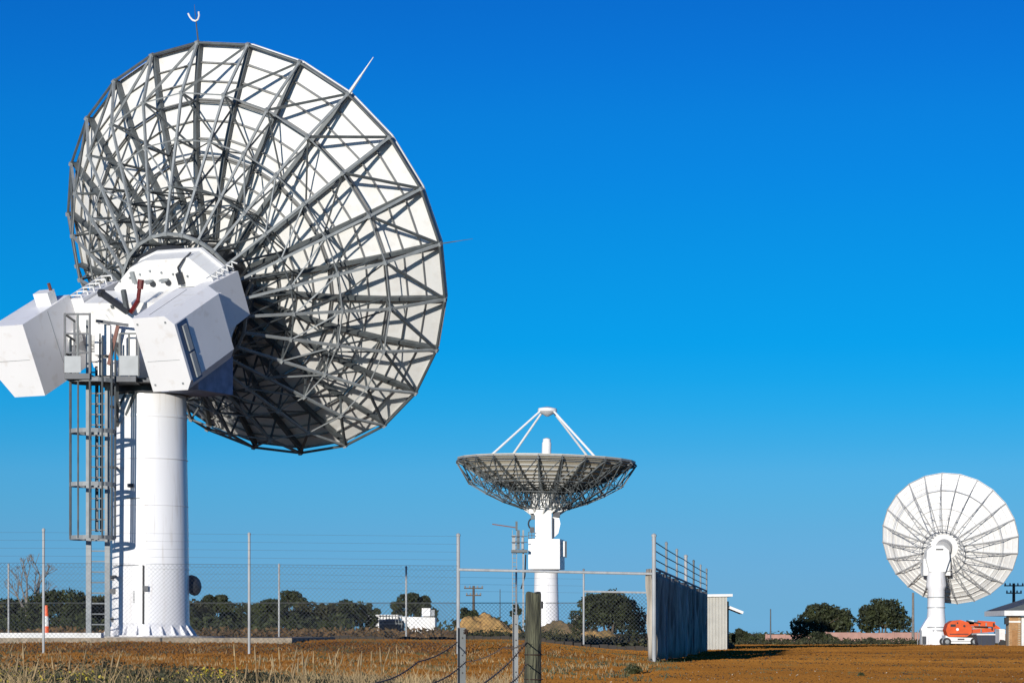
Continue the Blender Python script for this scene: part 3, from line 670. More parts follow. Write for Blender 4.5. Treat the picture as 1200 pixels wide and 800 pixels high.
# wooden corner post and farm wires, near
DW = 23.3
wp = at(625, 694, DW)
post_ = empty('timber_post', (wp.x, DW, gzf(wp.x, DW)), 'weathered greenish timber fence post nearest the camera', 'fence post')
n = 20; prof = []
zt_ = wp.z-post_.location.z
vs = []; lv = [-.1, .3, .6, .9, 1.1, zt_-.02, zt_]
for j, z in enumerate(lv):
    for i in range(n):
        a_ = 2*PI*i/n; r = (.086-.008*z/1.2)*(1+.06*math.sin(3*a_+1)+.05*math.sin(7*a_+z*3))*(.93 if j == len(lv)-1 else 1)
        vs.append((r*math.cos(a_)-.028*(1.5-z)*.5, r*math.sin(a_), z+(.012*math.sin(a_*2) if j >= len(lv)-2 else 0)))
fs_ = [(j*n+i, j*n+(i+1) % n, (j+1)*n+(i+1) % n, (j+1)*n+i) for j in range(len(lv)-1) for i in range(n)]+[tuple(range((len(lv)-1)*n, len(lv)*n))]
MB().add(vs, fs_).build('timber', WOOD, post_, True)
for z in (.35, .62, .86): MB().path([(.09*math.cos(q), -.0+.09*math.sin(q), z) for q in np.linspace(-PI, 0, 8)], .006, 4).build('wire_wrap', BWIRE, post_)
MB().box((.082, -.03, zt_-.12), (.03, .04, .07)).build('staple', BLACK, post_)
MB().path([(.07, -.06, zt_-.12-.17*k) for k in range(1, 5)], .004, 3).build('nail_line', BLACK, post_)
def angle_post(px, ty, D, wpx, label, m):
    p = at(px, ty, D); g0 = gzf(p.x, D); o = empty('steel_post', (p.x, D, g0), label, 'fence post', 'steel posts by the timber post')
    W = wpx/F*D; h = p.z-g0
    MB().prism([(-W/2, 0), (W/2, 0), (W/2, -.006), (-W/2+.006, -.006), (-W/2+.006, -W*.7), (-W/2, -W*.7)], -.1, h).build('angle_iron', m, o)
    for k in range(4): MB().tube((W*.1, -.012, h-.1-.17*k), (W*.1, .006, h-.1-.17*k), .008).build('wire_hole', BLACK, o)
    return o
angle_post(541, 735, 23.3, 9.5, 'stout grey angle-iron post left of the timber post, a tangle of wire at its head', STEEL)
angle_post(604, 720, 25.5, 6.5, 'slim pale steel post just left of the timber post', STEEL_L)
tp = at(547, 739, 23.2); tg = MB()
for k in range(14):
    a_ = [Vector((rng.normal(0, .016), rng.normal(0, .01), rng.normal(0, .016))) for _ in range(3)]
    tg.path([tp+q for q in a_], .005, 4)
tag(tg.build('wire_tangle', BWIRE), 'dark tangle of wire knotted on the head of the angle-iron post', 'wire')
def barbed(pts, label, r=.0055):
    b_ = MB(); P = []
    for (a0, a1) in zip(pts, pts[1:]):
        a0, a1 = Vector(a0), Vector(a1); L = (a1-a0).length; s_ = max(4, int(L/.3))
        for i in range(s_): P.append(a0.lerp(a1, i/s_)+Vector((0, 0, -.03*math.sin(PI*i/s_))))
    P.append(Vector(pts[-1])); b_.path(P, r, 5); acc = 0
    for p, q in zip(P, P[1:]):
        m_ = (p+q)/2; b_.beam(m_+Vector((-.012, 0, -.02)), m_+Vector((.012, 0, .02)), .005, .005); b_.beam(m_+Vector((.012, 0, -.02)), m_+Vector((-.012, 0, .02)), .005, .005)
    return tag(b_.build('barbed_wire', BWIRE), label, 'wire', 'rusty farm wires at the front')
w1 = [at(617, 751, 23.2), at(585, 760, 22.6), at(546, 775, 23.1), at(520, 795, 20), at(470, 835, 15)]
barbed([at(617, 752, 23.2), at(590, 758, 23.2), at(546, 775, 23.25), at(500, 803, 19.5)], 'topmost rusty farm wire from timber post across the angle-iron post')
barbed([at(617, 752, 23.2), at(566, 801, 17.5), at(540, 830, 14)], 'rusty farm wire dropping steeply left from the timber post')
barbed([at(536, 752, 23.4), at(490, 775, 20.5), at(440, 800, 17.5), at(400, 822, 15)], 'rusty farm wire running down left from the angle-iron post')
barbed([at(617, 777, 23.2), at(598, 800, 20)], 'lowest short rusty wire left of the timber post')

# ================================================================== far buildings and things
def bld(px, py, D, label, cat, name, z=None):
    p = at(px, py, D); return empty(name, (p.x, D, gzf(p.x, D) if z is None else z), label, cat)
def rel(o, px, py, D): return at(px, py, D)-o.location
# corrugated shed
DS = 112.0
sh = bld(842, 748, DS, 'pale corrugated shed with a sloping awning behind the screened fence', 'shed', 'shed')
x0, x1 = rel(sh, 826, 0, DS).x, rel(sh, 852, 0, DS).x; zt_ = rel(sh, 0, 699, DS).z
cor = MB(); N_ = 30
for i in range(N_):
    a_ = x0+(x1-x0)*i/N_; b_ = x0+(x1-x0)*(i+1)/N_; y = (0 if i % 2 else .07)
    cor.span((a_, y, -.1), (b_, y+.05, zt_))
cor.build('corrugated_wall', SHEDM, sh)
MB().span((x0, .13, -.1), (x1, 3.5, zt_-.01)).build('shed_body', SHEDM, sh)
MB().span((x1+.003, .4, -.1), (x1+.12, 3.4, zt_-.2)).build('side_shade', STEEL_D, sh)  # dark strip put in for the shaded edge of the shed
MB().prism([(x0-.1, zt_), (x1+.25, zt_+.02), (x1+.25, zt_+.14), (x0-.1, zt_+.12)], -.15, 3.7, fn=lambda x, z, y: (x, y, z)).build('roof', CONCW, sh)
a_, b_ = rel(sh, 855, 711, DS), rel(sh, 871, 717.5, DS)
MB().beam((a_.x, .8, a_.z), (b_.x, .8, b_.z), .12, 1.6, (0, 1, 0)).build('awning', CONCW, sh)
# building at the right edge
DBR = 190.0
br = bld(1190, 757, DBR, 'ochre brick building with white eaves and dark roof at the right edge', 'building', 'brick_building', z=at(0, 757, DBR).z)
def sp(o, D, x0, y0, x1, y1, d0, d1, name, m, parent=None):
    a_, b_ = rel(o, x0, y0, D), rel(o, x1, y1, D); return MB().span((a_.x, d0, a_.z), (b_.x, d1, b_.z)).build(name, m, parent or o)
sp(br, DBR, 1197, 722, 1240, 757, .3, 6, 'wall', BRICK)
col_ = sp(br, DBR, 1182, 721, 1196, 757, 0, .9, 'brick_pier', mat('mortar', (.42, .33, .22), .9))
X0, X1 = rel(br, 1182, 0, DBR).x, rel(br, 1196, 0, DBR).x
bm_ = MB().box((0, 0, 0), (.215, .02, .07)).mesh('brick', BRICK)
for r_ in range(26):
    for c_ in range(4):
        x = X0+.13+c_*.228+(.06 if r_ % 2 else 0)
        if x+.11 < X1: link('brick', bm_, col_, Matrix.Translation((x, -.012, .06+r_*.088)))
sp(br, DBR, 1182, 727, 1196, 729, -.05, .95, 'band', CONCW)
sp(br, DBR, 1174, 715, 1245, 721, -1.0, 7, 'eaves', CONCW)
e0, e1, e2 = rel(br, 1175, 714.6, DBR), rel(br, 1230, 697, DBR), rel(br, 1260, 714.6, DBR)
MB().prism([(e0.x, e0.z), (e1.x, e1.z), (e2.x, e2.z)], -.95, 6.9, fn=lambda x, z, y: (x, y, z)).build('roof', ROOFD, br)
sp(br, DBR, 1177, 723, 1181, 731, -.3, .1, 'wall_lamp', BLACK)
sp(br, DBR, 1197.5, 722, 1200.5, 757, .1, .29, 'downpipe', CONCW)
sp(br, DBR, 1186, 738, 1192, 757, -.06, -.03, 'door', BRICK)
vt = bld(1174, 757, 200, 'small white trailer with a red lamp standing against the brick building', 'trailer', 'small_trailer', z=at(0, 757, 200).z)
sp(vt, 200, 1171, 738, 1178, 753, 0, 1.6, 'trailer_body', CONCW); sp(vt, 200, 1170.5, 736.5, 1178.5, 738, -.05, 1.65, 'trailer_lid', WHITE)
sp(vt, 200, 1178.5, 748, 1181, 750, .2, .5, 'tow_bar', STEEL_D)
MB().lathe([(.28, -.1), (.28, .1)], n=16).build('wheel', BLACK, vt, M=Matrix.Translation((rel(vt, 1174.5, 0, 200).x, -.15, .28)) @ Matrix.Rotation(PI/2, 4, 'X'))
sp(vt, 200, 1171.5, 749, 1174, 751, -.06, -.01, 'tail_lamp', RED)
# shadowed container, its shade put into the dark body colour
ct = bld(1153, 757, 211, 'low skip container coloured dark for its shade behind the boom lift', 'container', 'skip_container', z=at(0, 757, 211).z)
c0 = rel(ct, 1147, 743, 211); c1_ = rel(ct, 1165, 743, 211)
MB().prism([(c0.x, 0), (c1_.x, 0), (c1_.x+.3, c0.z), (c0.x-.2, c0.z)], 0, 1.5, fn=lambda x, z, y: (x, y, z)).build('skip_body', mat('skip_shade', (.02, .025, .045), .6), ct)
MB().beam((c0.x-.2, -.05, c0.z), (c1_.x+.3, -.05, c0.z), .08, .1).build('skip_rim', WHITE, ct)
for k in range(4): MB().span((c0.x+.2+k*.5, -.06, .1), (c0.x+.27+k*.5, -.003, c0.z-.1)).build('skip_rib', STEEL_D, ct)
# boom lift
DL = 215.0
bl = bld(1125, 756, DL, 'orange boom lift on a white wheeled chassis beside the right antenna', 'boom lift', 'boom_lift', z=at(0, 756, DL).z)
def lx(px): return rel(bl, px, 0, DL).x
def lz(py): return rel(bl, 0, py, DL).z
chs = MB().prism([(lx(1106), lz(744)), (lx(1110), lz(746)), (lx(1144), lz(747)), (lx(1147), lz(750)), (lx(1146), lz(753.5)), (lx(1106), lz(753.5))], -.9, .9, fn=lambda x, z, y: (x, y, z)).build('chassis', WHITE, bl)
for px in (1107.5, 1139.5):
    for y in (-.95, .8):
        wh = MB().lathe([(.2, -.13), (.33, -.13), (.36, -.06), (.36, .06), (.33, .13), (.2, .13)], n=18).build('wheel', BLACK, bl, M=Matrix.Translation((lx(px), y, .36)) @ Matrix.Rotation(PI/2, 4, 'X'))
        MB().lathe([(.19, -.10), (.19, .14), (.06, .16)], n=12).build('rim', STEEL_L, wh)
tur = MB().prism([(lx(1109), lz(745.5)), (lx(1106.5), lz(738)), (lx(1109), lz(730.5)), (lx(1114), lz(727)), (lx(1124), lz(726)), (lx(1133), lz(729)), (lx(1137), lz(735)), (lx(1137), lz(741)), (lx(1131), lz(745.5))], -.8, .8, fn=lambda x, z, y: (x, y, z)).build('turret', ORANGE, bl)
for px, py, r, m in ((1120, 737, .13, WHITE), (1128, 733, .1, BLACK), (1120, 729.5, .07, BLACK)):
    MB().lathe([(r, 0), (r, .05)], n=12).build('cover_hatch', m, tur, M=Matrix.Translation((lx(px), -.86, lz(py))) @ Matrix.Rotation(-PI/2, 4, 'X'))
MB().span((lx(1111), -.83, lz(743)), (lx(1133), -.801, lz(742))).build('side_seam', BLACK, tur)
for a_, b_, wd, dy, nm, m in (((1132, 730.5), (1162, 731.5), .42, -.45, 'boom_section', ORANGE), ((1134, 739.5), (1164, 737.5), .36, -.3, 'boom_section', ORANGE), ((1136, 735), (1158, 735), .16, .1, 'boom_cylinder', mat('pale_orange', (.6, .3, .12), .5)),
        ((1146, 728.5), (1166, 730), .3, .1, 'boom_section', ORANGE), ((1160, 730), (1170, 737), .3, -.3, 'jib', ORANGE), ((1137, 742.5), (1156, 742), .16, -.6, 'boom_cylinder', STEEL_L), ((1131, 727), (1147, 730), .1, -.7, 'hose', BLACK), ((1140, 733.4), (1160, 734), .07, -.66, 'hose', BLACK)):
    MB().beam((lx(a_[0]), dy, lz(a_[1])), (lx(b_[0]), dy, lz(b_[1])), .3, wd, (0, 0, 1)).build(nm, m, bl)
for px, py in ((1146, 731), (1154, 731.3), (1148, 738.6), (1161, 736), (1163, 731.5)):
    MB().box((lx(px), -.63, lz(py)), (.12, .06, .3)).build('boom_bracket', BLACK if px % 2 else STEEL_L, bl)
MB().span((lx(1133), -.6, lz(731)), (lx(1140), .3, lz(726.5))).build('engine_cover', WHITE, bl)
MB().span((lx(1112), -.82, lz(734)), (lx(1118), -.801, lz(731))).build('grille', BLACK, tur)
MB().span((lx(1110), -.92, lz(751)), (lx(1137), -.901, lz(750.3))).build('sill_line', STEEL, chs)
MB().span((lx(1120), -.92, lz(749.3)), (lx(1128), -.901, lz(747.6))).build('step', STEEL_D, chs)
bk = MB()
for x in (1166, 1172):
    for y in (-.5, .3): bk.beam((lx(x), y, lz(745)), (lx(x), y, lz(737)), .05, .05, (0, 1, 0))
for z in (745, 741, 737):
    for y in (-.5, .3): bk.beam((lx(1166), y, lz(z)), (lx(1172), y, lz(z)), .05, .05)
bk.build('work_basket', STEEL_D, bl)
# pink wall, two lengths
for (xa, xb, ty, D, lab) in ((968, 1086, 740.5, 262, 'longer low pink brick wall left of the right antenna'), (898, 962, 743, 300, 'short low pinkish wall left of the mounded bush')):
    o = bld((xa+xb)/2, 752, D, lab, 'wall', 'brick_wall'); z0 = rel(o, 0, 753, D).z
    a_, b_ = rel(o, xa, 0, D).x, rel(o, xb, 0, D).x; nb = max(3, int((b_-a_)/3)); tz = rel(o, 0, ty, D).z
    for k in range(nb):
        MB().span((a_+(b_-a_)*k/nb, 0, z0-.6), (a_+(b_-a_)*(k+1)/nb-.06, .2, tz-.05*(k % 2))).build('wall_panel', PINK, o)
        MB().span((a_+(b_-a_)*k/nb-.12, -.06, z0-.6), (a_+(b_-a_)*k/nb+.12, .26, tz+.06)).build('wall_pier', PINK, o)
# white building left of centre
DH = 172.0
wh = bld(470, 748, DH, 'low white building with pitched end beyond the fence, left of the dirt mound', 'building', 'white_building')
sp(wh, DH, 432, 721, 466, 745, 0, 4, 'wall', WHITE)
a_, b_, c_, d_ = rel(wh, 468, 722, DH), rel(wh, 510, 723, DH), rel(wh, 510, 747, DH), rel(wh, 484, 740, DH)
MB().prism([(a_.x, a_.z), (b_.x, b_.z), (c_.x, c_.z), (rel(wh, 496, 0, DH).x, c_.z), (d_.x, d_.z)], -.5, 3.5, fn=lambda x, z, y: (x, y, z)).build('wall', WHITE, wh)
sp(wh, DH, 494, 712, 504, 721.5, .5, 2, 'roof_plant', WHITE); sp(wh, DH, 505, 714, 509, 721.5, .5, 1.4, 'roof_plant', BLUEC)
sp(wh, DH, 430, 719.8, 467, 721.5, -.2, 4.2, 'roof', CONCW)
for x in (436, 444, 452): sp(wh, DH, x, 725, x+4, 730, -.05, -.003, 'window', GLASS)
tk = bld(458, 748, 160, 'dark green slatted water tank cage in front of the white building', 'tank', 'tank_cage')
MB().lathe([(.85, 0), (.85, 1.35), (.4, 1.5)], c=(0, 1, 0), n=20).build('tank', mat('tank_green', (.06, .075, .07), .6), tk, True)
for k in range(8): sp(tk, 160, 445+k*3.6, 720, 446+k*3.6, 750, -.1, -.05, 'cage_bar', STEEL)
for y in (721, 730, 739): sp(tk, 160, 444, y, 472, y+.8, -.16, -.11, 'cage_rail', STEEL_L)
# small kiosk on the mound
ks = bld(677, 748, 165, 'small cream kiosk between middle antenna and large round tree', 'kiosk', 'kiosk'); sp(ks, 165, 672, 722, 680, 748, 0, .6, 'kiosk_body', SHEDM); sp(ks, 165, 671.5, 720.5, 680.5, 722, -.1, .7, 'kiosk_roof', CONCW)

# power poles
def pole(px, ty, D, r, label, arms=True, m=TRUNK):
    p = at(px, ty, D); g0 = gzf(p.x, D)-.2; o = empty('power_pole', (p.x, D, g0), label, 'pole')
    h = p.z-g0; MB().tube((0, 0, 0), (0, 0, h), r, r*.7, n=8).build('pole', m, o)
    if arms:
        for dz, wd in ((.25, 1.0), (1.0, .8)):
            MB().beam((-wd, -.1, h-dz), (wd, -.1, h-dz), .12, .12).build('crossarm', m, o)
            for x in (-wd*.9, -wd*.4, wd*.4, wd*.9): MB().lathe([(.07, 0), (.09, .12), (.04, .22)], c=(x, -.1, h-dz+.06), n=6).build('insulator', STEEL_L, o)
    return o
pp = pole(555, 686, 250, .17, 'dark power pole with two crossarms left of middle antenna')
pole(1070, 694, 250, .16, 'pale slim pole left of the right antenna', False, BARK_W)
pole(1188, 683, 245, .2, 'power pole with crossarms behind the brick building')
pole(903, 713, 300, .1, 'thin mast far beyond the field right of the shed', False, STEEL)
pole(1046, 716, 275, .09, 'thin mast standing against the right-hand tree', False, BARK_W)
pole(586, 690, 280, .06, 'thin hairline mast right of the power pole', False, STEEL)

# ================================================================== vegetation
def crown_pts(lobes, n, rs, shell=.55):
    tot = sum(l[3]**2 for l in lobes); out_ = []
    for (x, y, z, r, sq) in lobes:
        k = int(n*r*r/tot)+4; v = rs.normal(size=(k, 3)); v /= np.linalg.norm(v, axis=1)[:, None]
        # patchy shell: clumps
        rad = r*(shell+(1-shell)*rs.random(k)**.5); cl = rs.normal(size=(9, 3)); cl /= np.linalg.norm(cl, axis=1)[:, None]
        d = np.max(v @ cl.T, axis=1); rad *= .82+.25*(d > .82)+.08*rs.random(k)
        p = v*rad[:, None]*np.array([1, 1, sq]); out_.append(p+np.array([x, y, z]))
    return np.concatenate(out_)
def leaves(name, P, size, m, parent, rs, up=.5, kind=None):
    n = len(P); a_ = rs.normal(size=(n, 3)); a_ /= np.linalg.norm(a_, axis=1)[:, None]
    b_ = rs.normal(size=(n, 3)); b_ -= a_*np.sum(a_*b_, 1)[:, None]; b_ /= np.linalg.norm(b_, axis=1)[:, None]
    s = size*(.5+rs.random(n))[:, None]
    V = np.stack([P-a_*s*.5, P+b_*s*.28, P+a_*s*.6, P-b_*s*.28], 1).reshape(-1, 3)
    return raw(name, V, np.arange(4*n).reshape(n, 4), m, parent)
def tree(px, D, wpx, ty, by, label, seed, lf=0, n=5500, name='tree', lobes=9, leaf=.2, trunk=True, cat='tree', gapy=.25, flat=1.0, group=None):
    rs = np.random.default_rng(seed); p = at(px, by, D); g0 = min(gzf(p.x, D), p.z); o = empty(name, (p.x, D, g0), label, cat, group)
    W = wpx/F*D; H = at(px, ty, D).z-g0; L = []
    zlow = H*gapy
    for k in range(lobes):
        f_ = (k+.5)/lobes*2-1; f_ += rs.normal()*.12; f_ = max(-.95, min(.95, f_))
        env = math.sqrt(max(.08, 1-f_*f_))
        r = W*(.095+.075*rs.random())*(.7+.3*env); topz = zlow+(H-zlow)*(.45+.55*env)*(.88+.12*rs.random())
        L.append((f_*(W/2-r), rs.normal()*W*.12, max(topz-r*.75*flat, r*.5), r, .75*flat))
        if topz-r*1.6 > zlow: L.append((f_*(W/2-r)*.95, rs.normal()*W*.12, max(zlow+r*.5, topz-r*2.0), r*1.05, .8*flat))
    leaves('crown', crown_pts(L, n, rs), leaf, LEAF[lf], o, rs)
    if trunk:
        tb = MB(); 
        for s_ in range(3):
            x = (s_-1)*W*.06; q = L[int(rs.integers(len(L)))]
            tb.tube((x*.3, 0, -.2), (x, 0, H*.4), .05*H*.5+.03, .03*H*.4+.02, n=7)
            for e_ in range(3):
                q = L[int(rs.integers(len(L)))]; tb.tube((x, 0, H*.38), (q[0], q[1], q[2]), .04*H*.3, .02, n=5)
        tb.build('trunk', TRUNK, o)
    return o
# centre and right trees
tree(713, 150, 98, 688, 746, 'large broad round-topped tree just left of the screened fence', 11, 0, 9000, lobes=20, gapy=.05, leaf=.19)
tree(966, 268, 82, 706, 744, 'wide dome-shaped tree right of the shed, left of its twin', 12, 0, 8000, lobes=15, gapy=.12, leaf=.3)
tree(1034, 270, 74, 700, 744, 'dark tree between the dome-shaped tree and the right antenna', 13, 0, 7000, lobes=13, gapy=.1, leaf=.3)
tree(484, 185, 62, 692, 744, 'tall dark tree behind the low white building', 14, 0, 4500, lobes=7, gapy=.1, leaf=.22)
tree(548, 200, 36, 711, 744, 'small round dark tree left of the ochre mound under the power pole', 15, 0, 2500, lobes=5, leaf=.22, gapy=.05)
tree(605, 190, 18, 707, 744, 'tiny round tree just left of the middle antenna', 16, 0, 1100, lobes=3, leaf=.2)
tree(436, 190, 40, 706, 744, 'low dark tree left of the white building', 17, 0, 2200, lobes=5, leaf=.22, gapy=.05)
tree(340, 168, 46, 690, 744, 'open-branched gum tree standing above the scrub line behind the fence', 18, 0, 1700, lobes=6, gapy=.45, leaf=.2)
tree(252, 158, 58, 692, 746, 'pointed dark tree right beside the white pedestal', 19, 1, 4200, lobes=6, gapy=.02)
# left tree line: bushes one can tell apart
line = [(-25, 62, 700), (18, 52, 697), (66, 58, 683), (104, 48, 692), (145, 60, 694), (196, 56, 698), (222, 40, 700), (290, 52, 703), (318, 34, 699), (370, 54, 702), (405, 50, 700)]
labs = ['dark bush at the far left edge beyond the fence', 'dark bush below the bare dead trees at left', 'tall leafy bush directly behind the orange marker post', 'rounded bush behind the foot of the caged ladder',
        'bush hidden mostly behind the white pedestal', 'bush behind the right side of the white pedestal', 'low bush touching the right edge of the pedestal', 'dark bush behind the second tall fence post', 'narrow bush behind the paired fence posts',
        'wide dark bush right of the open-branched gum tree', 'dark bush left of the low dark tree by the white building']
for i, ((px, wd, ty), lb) in enumerate(zip(line, labs)):
    tree(px, 150+6*math.sin(i*2.1), wd+34, ty, 744, lb, 30+i, 1 if i % 3 else 2, 4600, name='bush', lobes=11, trunk=True, cat='bush', gapy=0.0, group='bushes along the back fence', leaf=.2)
# bare dead trees at the left
def dead(px, ty, D, label, seed, h0=744):
    rs = random.Random(seed); p = at(px, ty, D); g0 = gzf(p.x, D); o = empty('dead_tree', (p.x, D, g0), label, 'tree'); H = p.z-g0
    t_ = MB(); top = Vector((.05, 0, H)); t_.tube((0, 0, 0), (.03, 0, H*.6), .14, .08).build('trunk', BARK_W, o); br_ = MB()
    def grow(p, d, L, r, dep):
        q = p+d*L; br_.tube(p, q, r, r*.6, n=5)
        if dep:
            for _ in range(3): nd = (d+Vector((rs.uniform(-.8, .8), rs.uniform(-.5, .5), rs.uniform(-.1, .7)))).normalized(); grow(q, nd, L*.62, r*.6, dep-1)
    for _ in range(4): grow(Vector((.02, 0, H*(.25+.1*_))), Vector((rs.uniform(-.7, .7), rs.uniform(-.3, .3), 1)).normalized(), H*.22, .06, 3)
    br_.build('branch', BARK_W, o); return o
dead(31, 655, 146, 'bare pale dead tree nearer the left edge', 3)
dead(43, 650, 147, 'bare forked dead tree just left of the first fence post', 5)
# scrub strips (uncountable)
def strip(name, x0px, x1px, y0, y1, n, h, leaf, m, seed, kind='stuff'):
    rs = np.random.default_rng(seed); y = rs.uniform(y0, y1, n); q = rs.uniform((x0px-600)/F, (x1px-600)/F, n); x = q*y
    lump = .5+.5*np.sin(x*1.3+seed)*np.sin(y*.5+x*.4); z = gz(x, y)+rs.random(n)**1.2*h*(.35+.65*lump)
    o = leaves(name, np.c_[x, y, z], leaf, m, None, rs); o['kind'] = kind; return o
DRYS = mat('dry_scrub', (.20, .11, .045), .85, col2=(.08, .055, .022), scale=.7)
strip('low_scrub', -40, 540, 112, 140, 15000, .7, .22, DRYS, 1)
strip('low_scrub', -40, 415, 132, 150, 14000, 1.7, .22, LEAF[1], 2)
strip('low_scrub', 540, 860, 118, 150, 8000, .6, .2, LEAF[2], 3)
strip('low_scrub', 855, 1190, 236, 262, 7000, .7, .25, LEAF[2], 4)
strip('far_scrub', 845, 1100, 300, 420, 5000, 1.6, .4, LEAF[1], 5)
strip('far_scrub', -60, 700, 200, 300, 9000, 2.2, .4, LEAF[1], 6)
tree(961, 250, 44, 739, 753, 'low mounded dark bush in front of the pink wall', 60, 0, 2200, name='bush', lobes=6, gapy=0, leaf=.22, trunk=False, cat='bush')
tree(1020, 251, 26, 746, 754, 'small scrubby bush below the longer pink wall', 61, 2, 900, name='bush', lobes=4, gapy=0, leaf=.2, trunk=False, cat='bush')
tree(868, 114, 22, 736, 750, 'low dark bush at the right foot of the shed', 62, 0, 1500, name='bush', lobes=4, gapy=0, leaf=.16, trunk=False, cat='bush')
# dirt mounds
def mound(px, D, wpx, ty, label, seed, m):
    rs = np.random.default_rng(seed); p = at(px, ty, D); W = wpx/F*D; g0 = gzf(p.x, D)-.1; H = p.z-g0; n = 44
    u = np.linspace(-1, 1, n); X, Y = np.meshgrid(u, u); r = np.sqrt(X**2+Y**2); ph1 = rs.random(6)*6
    hh = np.clip(1-r**1.7, 0, 1)*(1+.22*np.sin(X*5+ph1[0])*np.cos(Y*4+ph1[1])+.12*np.sin(X*13+ph1[2]+Y*5))+.13*rs.random((n, n))*(r < .95)*(1-.4*r)+.06*np.sin(X*23+ph1[3])*np.sin(Y*19+ph1[4])*(r < .9)
    hh *= 1/hh.max()
    V = np.c_[(p.x+X*W/2).ravel(), (D+Y*W*.4).ravel(), (g0+hh*H).ravel()]
    ii, jj = np.meshgrid(np.arange(n-1), np.arange(n-1), indexing='ij'); a = (ii*n+jj).ravel()
    o = raw('dirt_mound', V, np.c_[a, a+1, a+n+1, a+n], m, smooth=True); o['kind'] = 'structure'; o['label'] = label; return o
M_OR = mat('ochre_dirt', (.62, .36, .12), .95, col2=(.27, .17, .06), scale=.9, bump=1.0, bscale=4)
M_BR = mat('brown_dirt', (.30, .20, .10), .95, col2=(.07, .065, .03), scale=.8, bump=1.0, bscale=4)
mound(570, 152, 120, 716.5, 'ochre dirt mound right of the power pole', 1, M_OR)
mound(662, 156, 120, 726, 'brown dirt mound at the foot of the middle antenna', 2, M_BR)
mound(700, 148, 90, 737, 'low brown spoil heap', 3, M_OR)
strip('mound_weeds', 575, 740, 140, 150, 2500, 1.0, .16, LEAF[2], 8)

# grasses: blades as one object each
def blades(name, x, y, h, wd, m, seed, lean=.35, z=None):
    rs = np.random.default_rng(seed); n = len(x); z = gz(x, y) if z is None else z
    a_ = rs.uniform(0, 2*PI, n); dx, dy = np.cos(a_)*wd, np.sin(a_)*wd*.5; la = rs.normal(0, lean, n)*h; lb = rs.normal(0, lean, n)*h
    P = np.c_[x, y, z-.01]
    V = np.stack([P-np.c_[dx, dy, 0*dx], P+np.c_[dx, dy, 0*dx], P+np.c_[la*.4+dx*.8, lb*.4, h*.55], P+np.c_[la*.4-dx*.8, lb*.4, h*.55], P+np.c_[la, lb, h]], 1).reshape(-1, 3)
    b_ = np.arange(n)*5; fq = np.concatenate([np.c_[b_, b_+1, b_+2], np.c_[b_, b_+2, b_+3], np.c_[b_+3, b_+2, b_+4]])
    o = raw(name, V, fq, m); o['kind'] = 'stuff'; return o
def scat(n, p0, p1, y0, y1, seed, clump=0, pw=1.0):
    rs = np.random.default_rng(seed); y = y0+(y1-y0)*rs.random(n)**pw; q = rs.uniform((p0-600)/F, (p1-600)/F, n); x = q*y
    global CH_
    CH_ = 1.0
    if clump:
        k = rs.integers(0, clump, n); cxx = rs.uniform((p0-600)/F, (p1-600)/F, clump); cyy = rs.uniform(y0, y1, clump)
        y = cyy[k]+rs.normal(0, .22, n); x = cxx[k]*cyy[k]+rs.normal(0, .16, n); CH_ = (.25+.95*rs.random(clump)**1.5)[k]
    return x, y, rs
def rows(n, p0, p1, r0, r1, seed):      # spread evenly in perspective: near ground gets more blades per square metre
    rs = np.random.default_rng(seed); y = CH*F/rs.uniform(r0, r1, n); return rs.uniform((p0-600)/F, (p1-600)/F, n)*y, y, rs
DRY3 = mat('ochre_stubble', (.262, .116, .024), 1.0, col2=(.160, .068, .016), scale=.09, detail=9, spec=.05)
x, y, rs = rows(100000, -60, 640, 7, 60, 21); blades('dry_grass', x, y, (.016+.034*rs.random(len(x)))*(y/45)**.5, .018*(y/45)**.8, DRY2, 1)
x, y, rs = rows(35000, -60, 640, 14, 60, 31); blades('dry_grass', x, y, (.02+.05*rs.random(len(x)))*(y/45)**.4, .012*(y/45)**.8, DRY3, 11)
x, y, rs = rows(170000, 560, 1260, 5.5, 60, 28); blades('field_stubble', x, y, (.010+.022*rs.random(len(x)))*(y/45)**.6, .026*(y/45)**.8, DRY3, 7)
x, y, rs = scat(3000, -60, 760, 36, 66, 22, clump=300); blades('dry_grass', x, y, .04+.10*rs.random(len(x)), .009, DRY, 2)
x, y, rs = scat(9000, -60, 800, 36, 90, 23, clump=420); blades('green_grass', x, y, .03+.08*rs.random(len(x)), .011, GREENW, 3)
x, y, rs = scat(2500, 800, 1260, 36, 90, 29, clump=160); blades('green_grass', x, y, .02+.03*rs.random(len(x)), .011, GREENW, 8)
x, y, rs = scat(9000, -60, 560, 27, 38, 24, clump=230); f_ = np.clip(1.1-(x/y*F+600)/760, .25, 1); blades('tall_weeds', x, y, (.05+.42*rs.random(len(x))**1.8)*f_**1.6*CH_, .006, DRY, 4, .75)
x, y, rs = scat(16000, -60, 520, 27, 36, 25, clump=200); f_ = np.clip(1.1-(x/y*F+600)/700, .3, 1); blades('tall_weeds', x, y, (.05+.32*rs.random(len(x))**1.3)*f_**1.6*CH_, .009, GREENW, 5, .55)
x, y, rs = scat(26000, -60, 540, 26, 35, 34, clump=170); f_ = np.clip(1.1-(x/y*F+600)/700, .3, 1); z = gz(x, y)+.36*rs.random(len(x))**1.2*f_**1.6*CH_; o = leaves('weed_clumps', np.c_[x, y, z], .045, DARKW, None, rs); o['kind'] = 'stuff'
x, y, rs = scat(1400, 300, 640, 26, 31, 26, clump=40); blades('tall_weeds', x, y, .08+.2*rs.random(len(x)), .007, DRY, 6, .4)
x, y, rs = scat(420, -40, 480, 24, 29, 35, clump=30); blades('straw_tufts', x, y, .22+.25*rs.random(len(x)), .006, DRY, 12, .45)
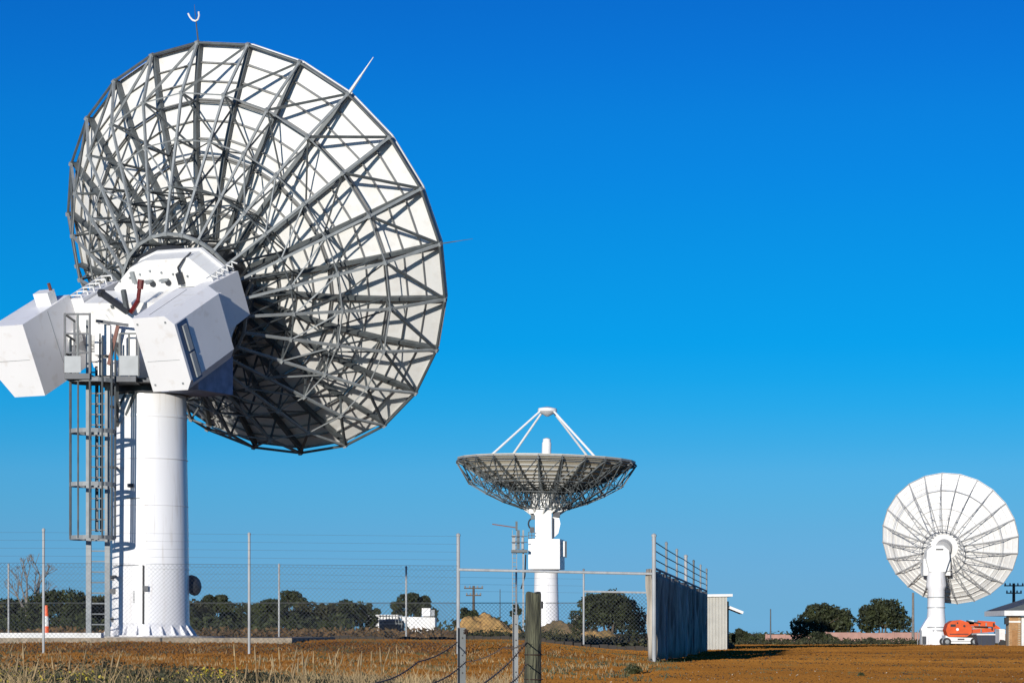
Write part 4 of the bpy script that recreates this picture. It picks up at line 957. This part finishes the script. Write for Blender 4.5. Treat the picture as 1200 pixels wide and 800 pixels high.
x, y, rs = scat(420, -20, 300, 28, 31, 27, clump=18); z = gz(x, y)+.16+.14*rs.random(len(x)); o = leaves('yellow_flowers', np.c_[x, y, z], .032, FLOWER, None, rs); o['kind'] = 'stuff'
rs = np.random.default_rng(77); n_ = 900; y = CH*F/rs.uniform(14, 60, n_); x = rs.uniform(-660/F, 680/F, n_)*y; z = gz(x, y)+.004
o = leaves('field_stones', np.c_[x, y, z+.01], .028, GRAVEL, None, rs); o['kind'] = 'stuff'
# tall seed stalks
sk = MB(); rs2 = random.Random(9)
for k in range(46):
    px = rs2.choice([rs2.uniform(0, 120), rs2.uniform(260, 480), rs2.uniform(320, 420)]); D = rs2.uniform(19, 30); p = at(px, 0, D); g0 = gzf(p.x, D)
    tz = at(0, rs2.uniform(752, 778), D).z; ln = rs2.uniform(-.1, .22); h = tz-g0
    q = Vector((p.x, D, g0)); m_ = q+Vector((ln*.35, 0, h*.6)); e_ = q+Vector((ln, 0, h)); sk.path([q, m_, e_], .0035, 4)
    sk.tube(e_-(e_-m_).normalized()*.12, e_, .011, .003, n=5)
o = sk.build('seed_stalks', DRY); o['kind'] = 'stuff'
# lone shrubs in the field
def shrub(px, by, D, wpx, hpx, label, seed):
    p = at(px, by, D); rs = np.random.default_rng(seed); o = empty('shrub', (p.x, D, gzf(p.x, D)), label, 'shrub'); n = 260; W = wpx/F*D; H = hpx/F*D
    a_ = rs.uniform(0, 2*PI, n); t_ = rs.random(n)**.6; x = np.cos(a_)*t_*W*.12; y = np.sin(a_)*t_*W*.1
    P = np.c_[x, y, 0*x]; T = np.c_[np.cos(a_)*t_*W*.5, np.sin(a_)*t_*W*.4, H*(1.1-.7*t_)*(.7+.4*rs.random(n))]; wv = np.c_[-np.sin(a_), np.cos(a_), 0*a_]*.013
    V = np.stack([P-wv, P+wv, T], 1).reshape(-1, 3); raw('foliage', V, np.arange(3*n).reshape(n, 3), GREENW, o)
    leaves('leaves', T[:200]*np.array([.9, .9, .8]), .05, GREENW, o, rs); return o
shrub(742, 788, 43, 27, 15, 'small olive shrub alone on the brown field left of the gate post', 71)
shrub(1009, 793, 40, 7, 4, 'tiny tuft on the bare field at lower right', 72)
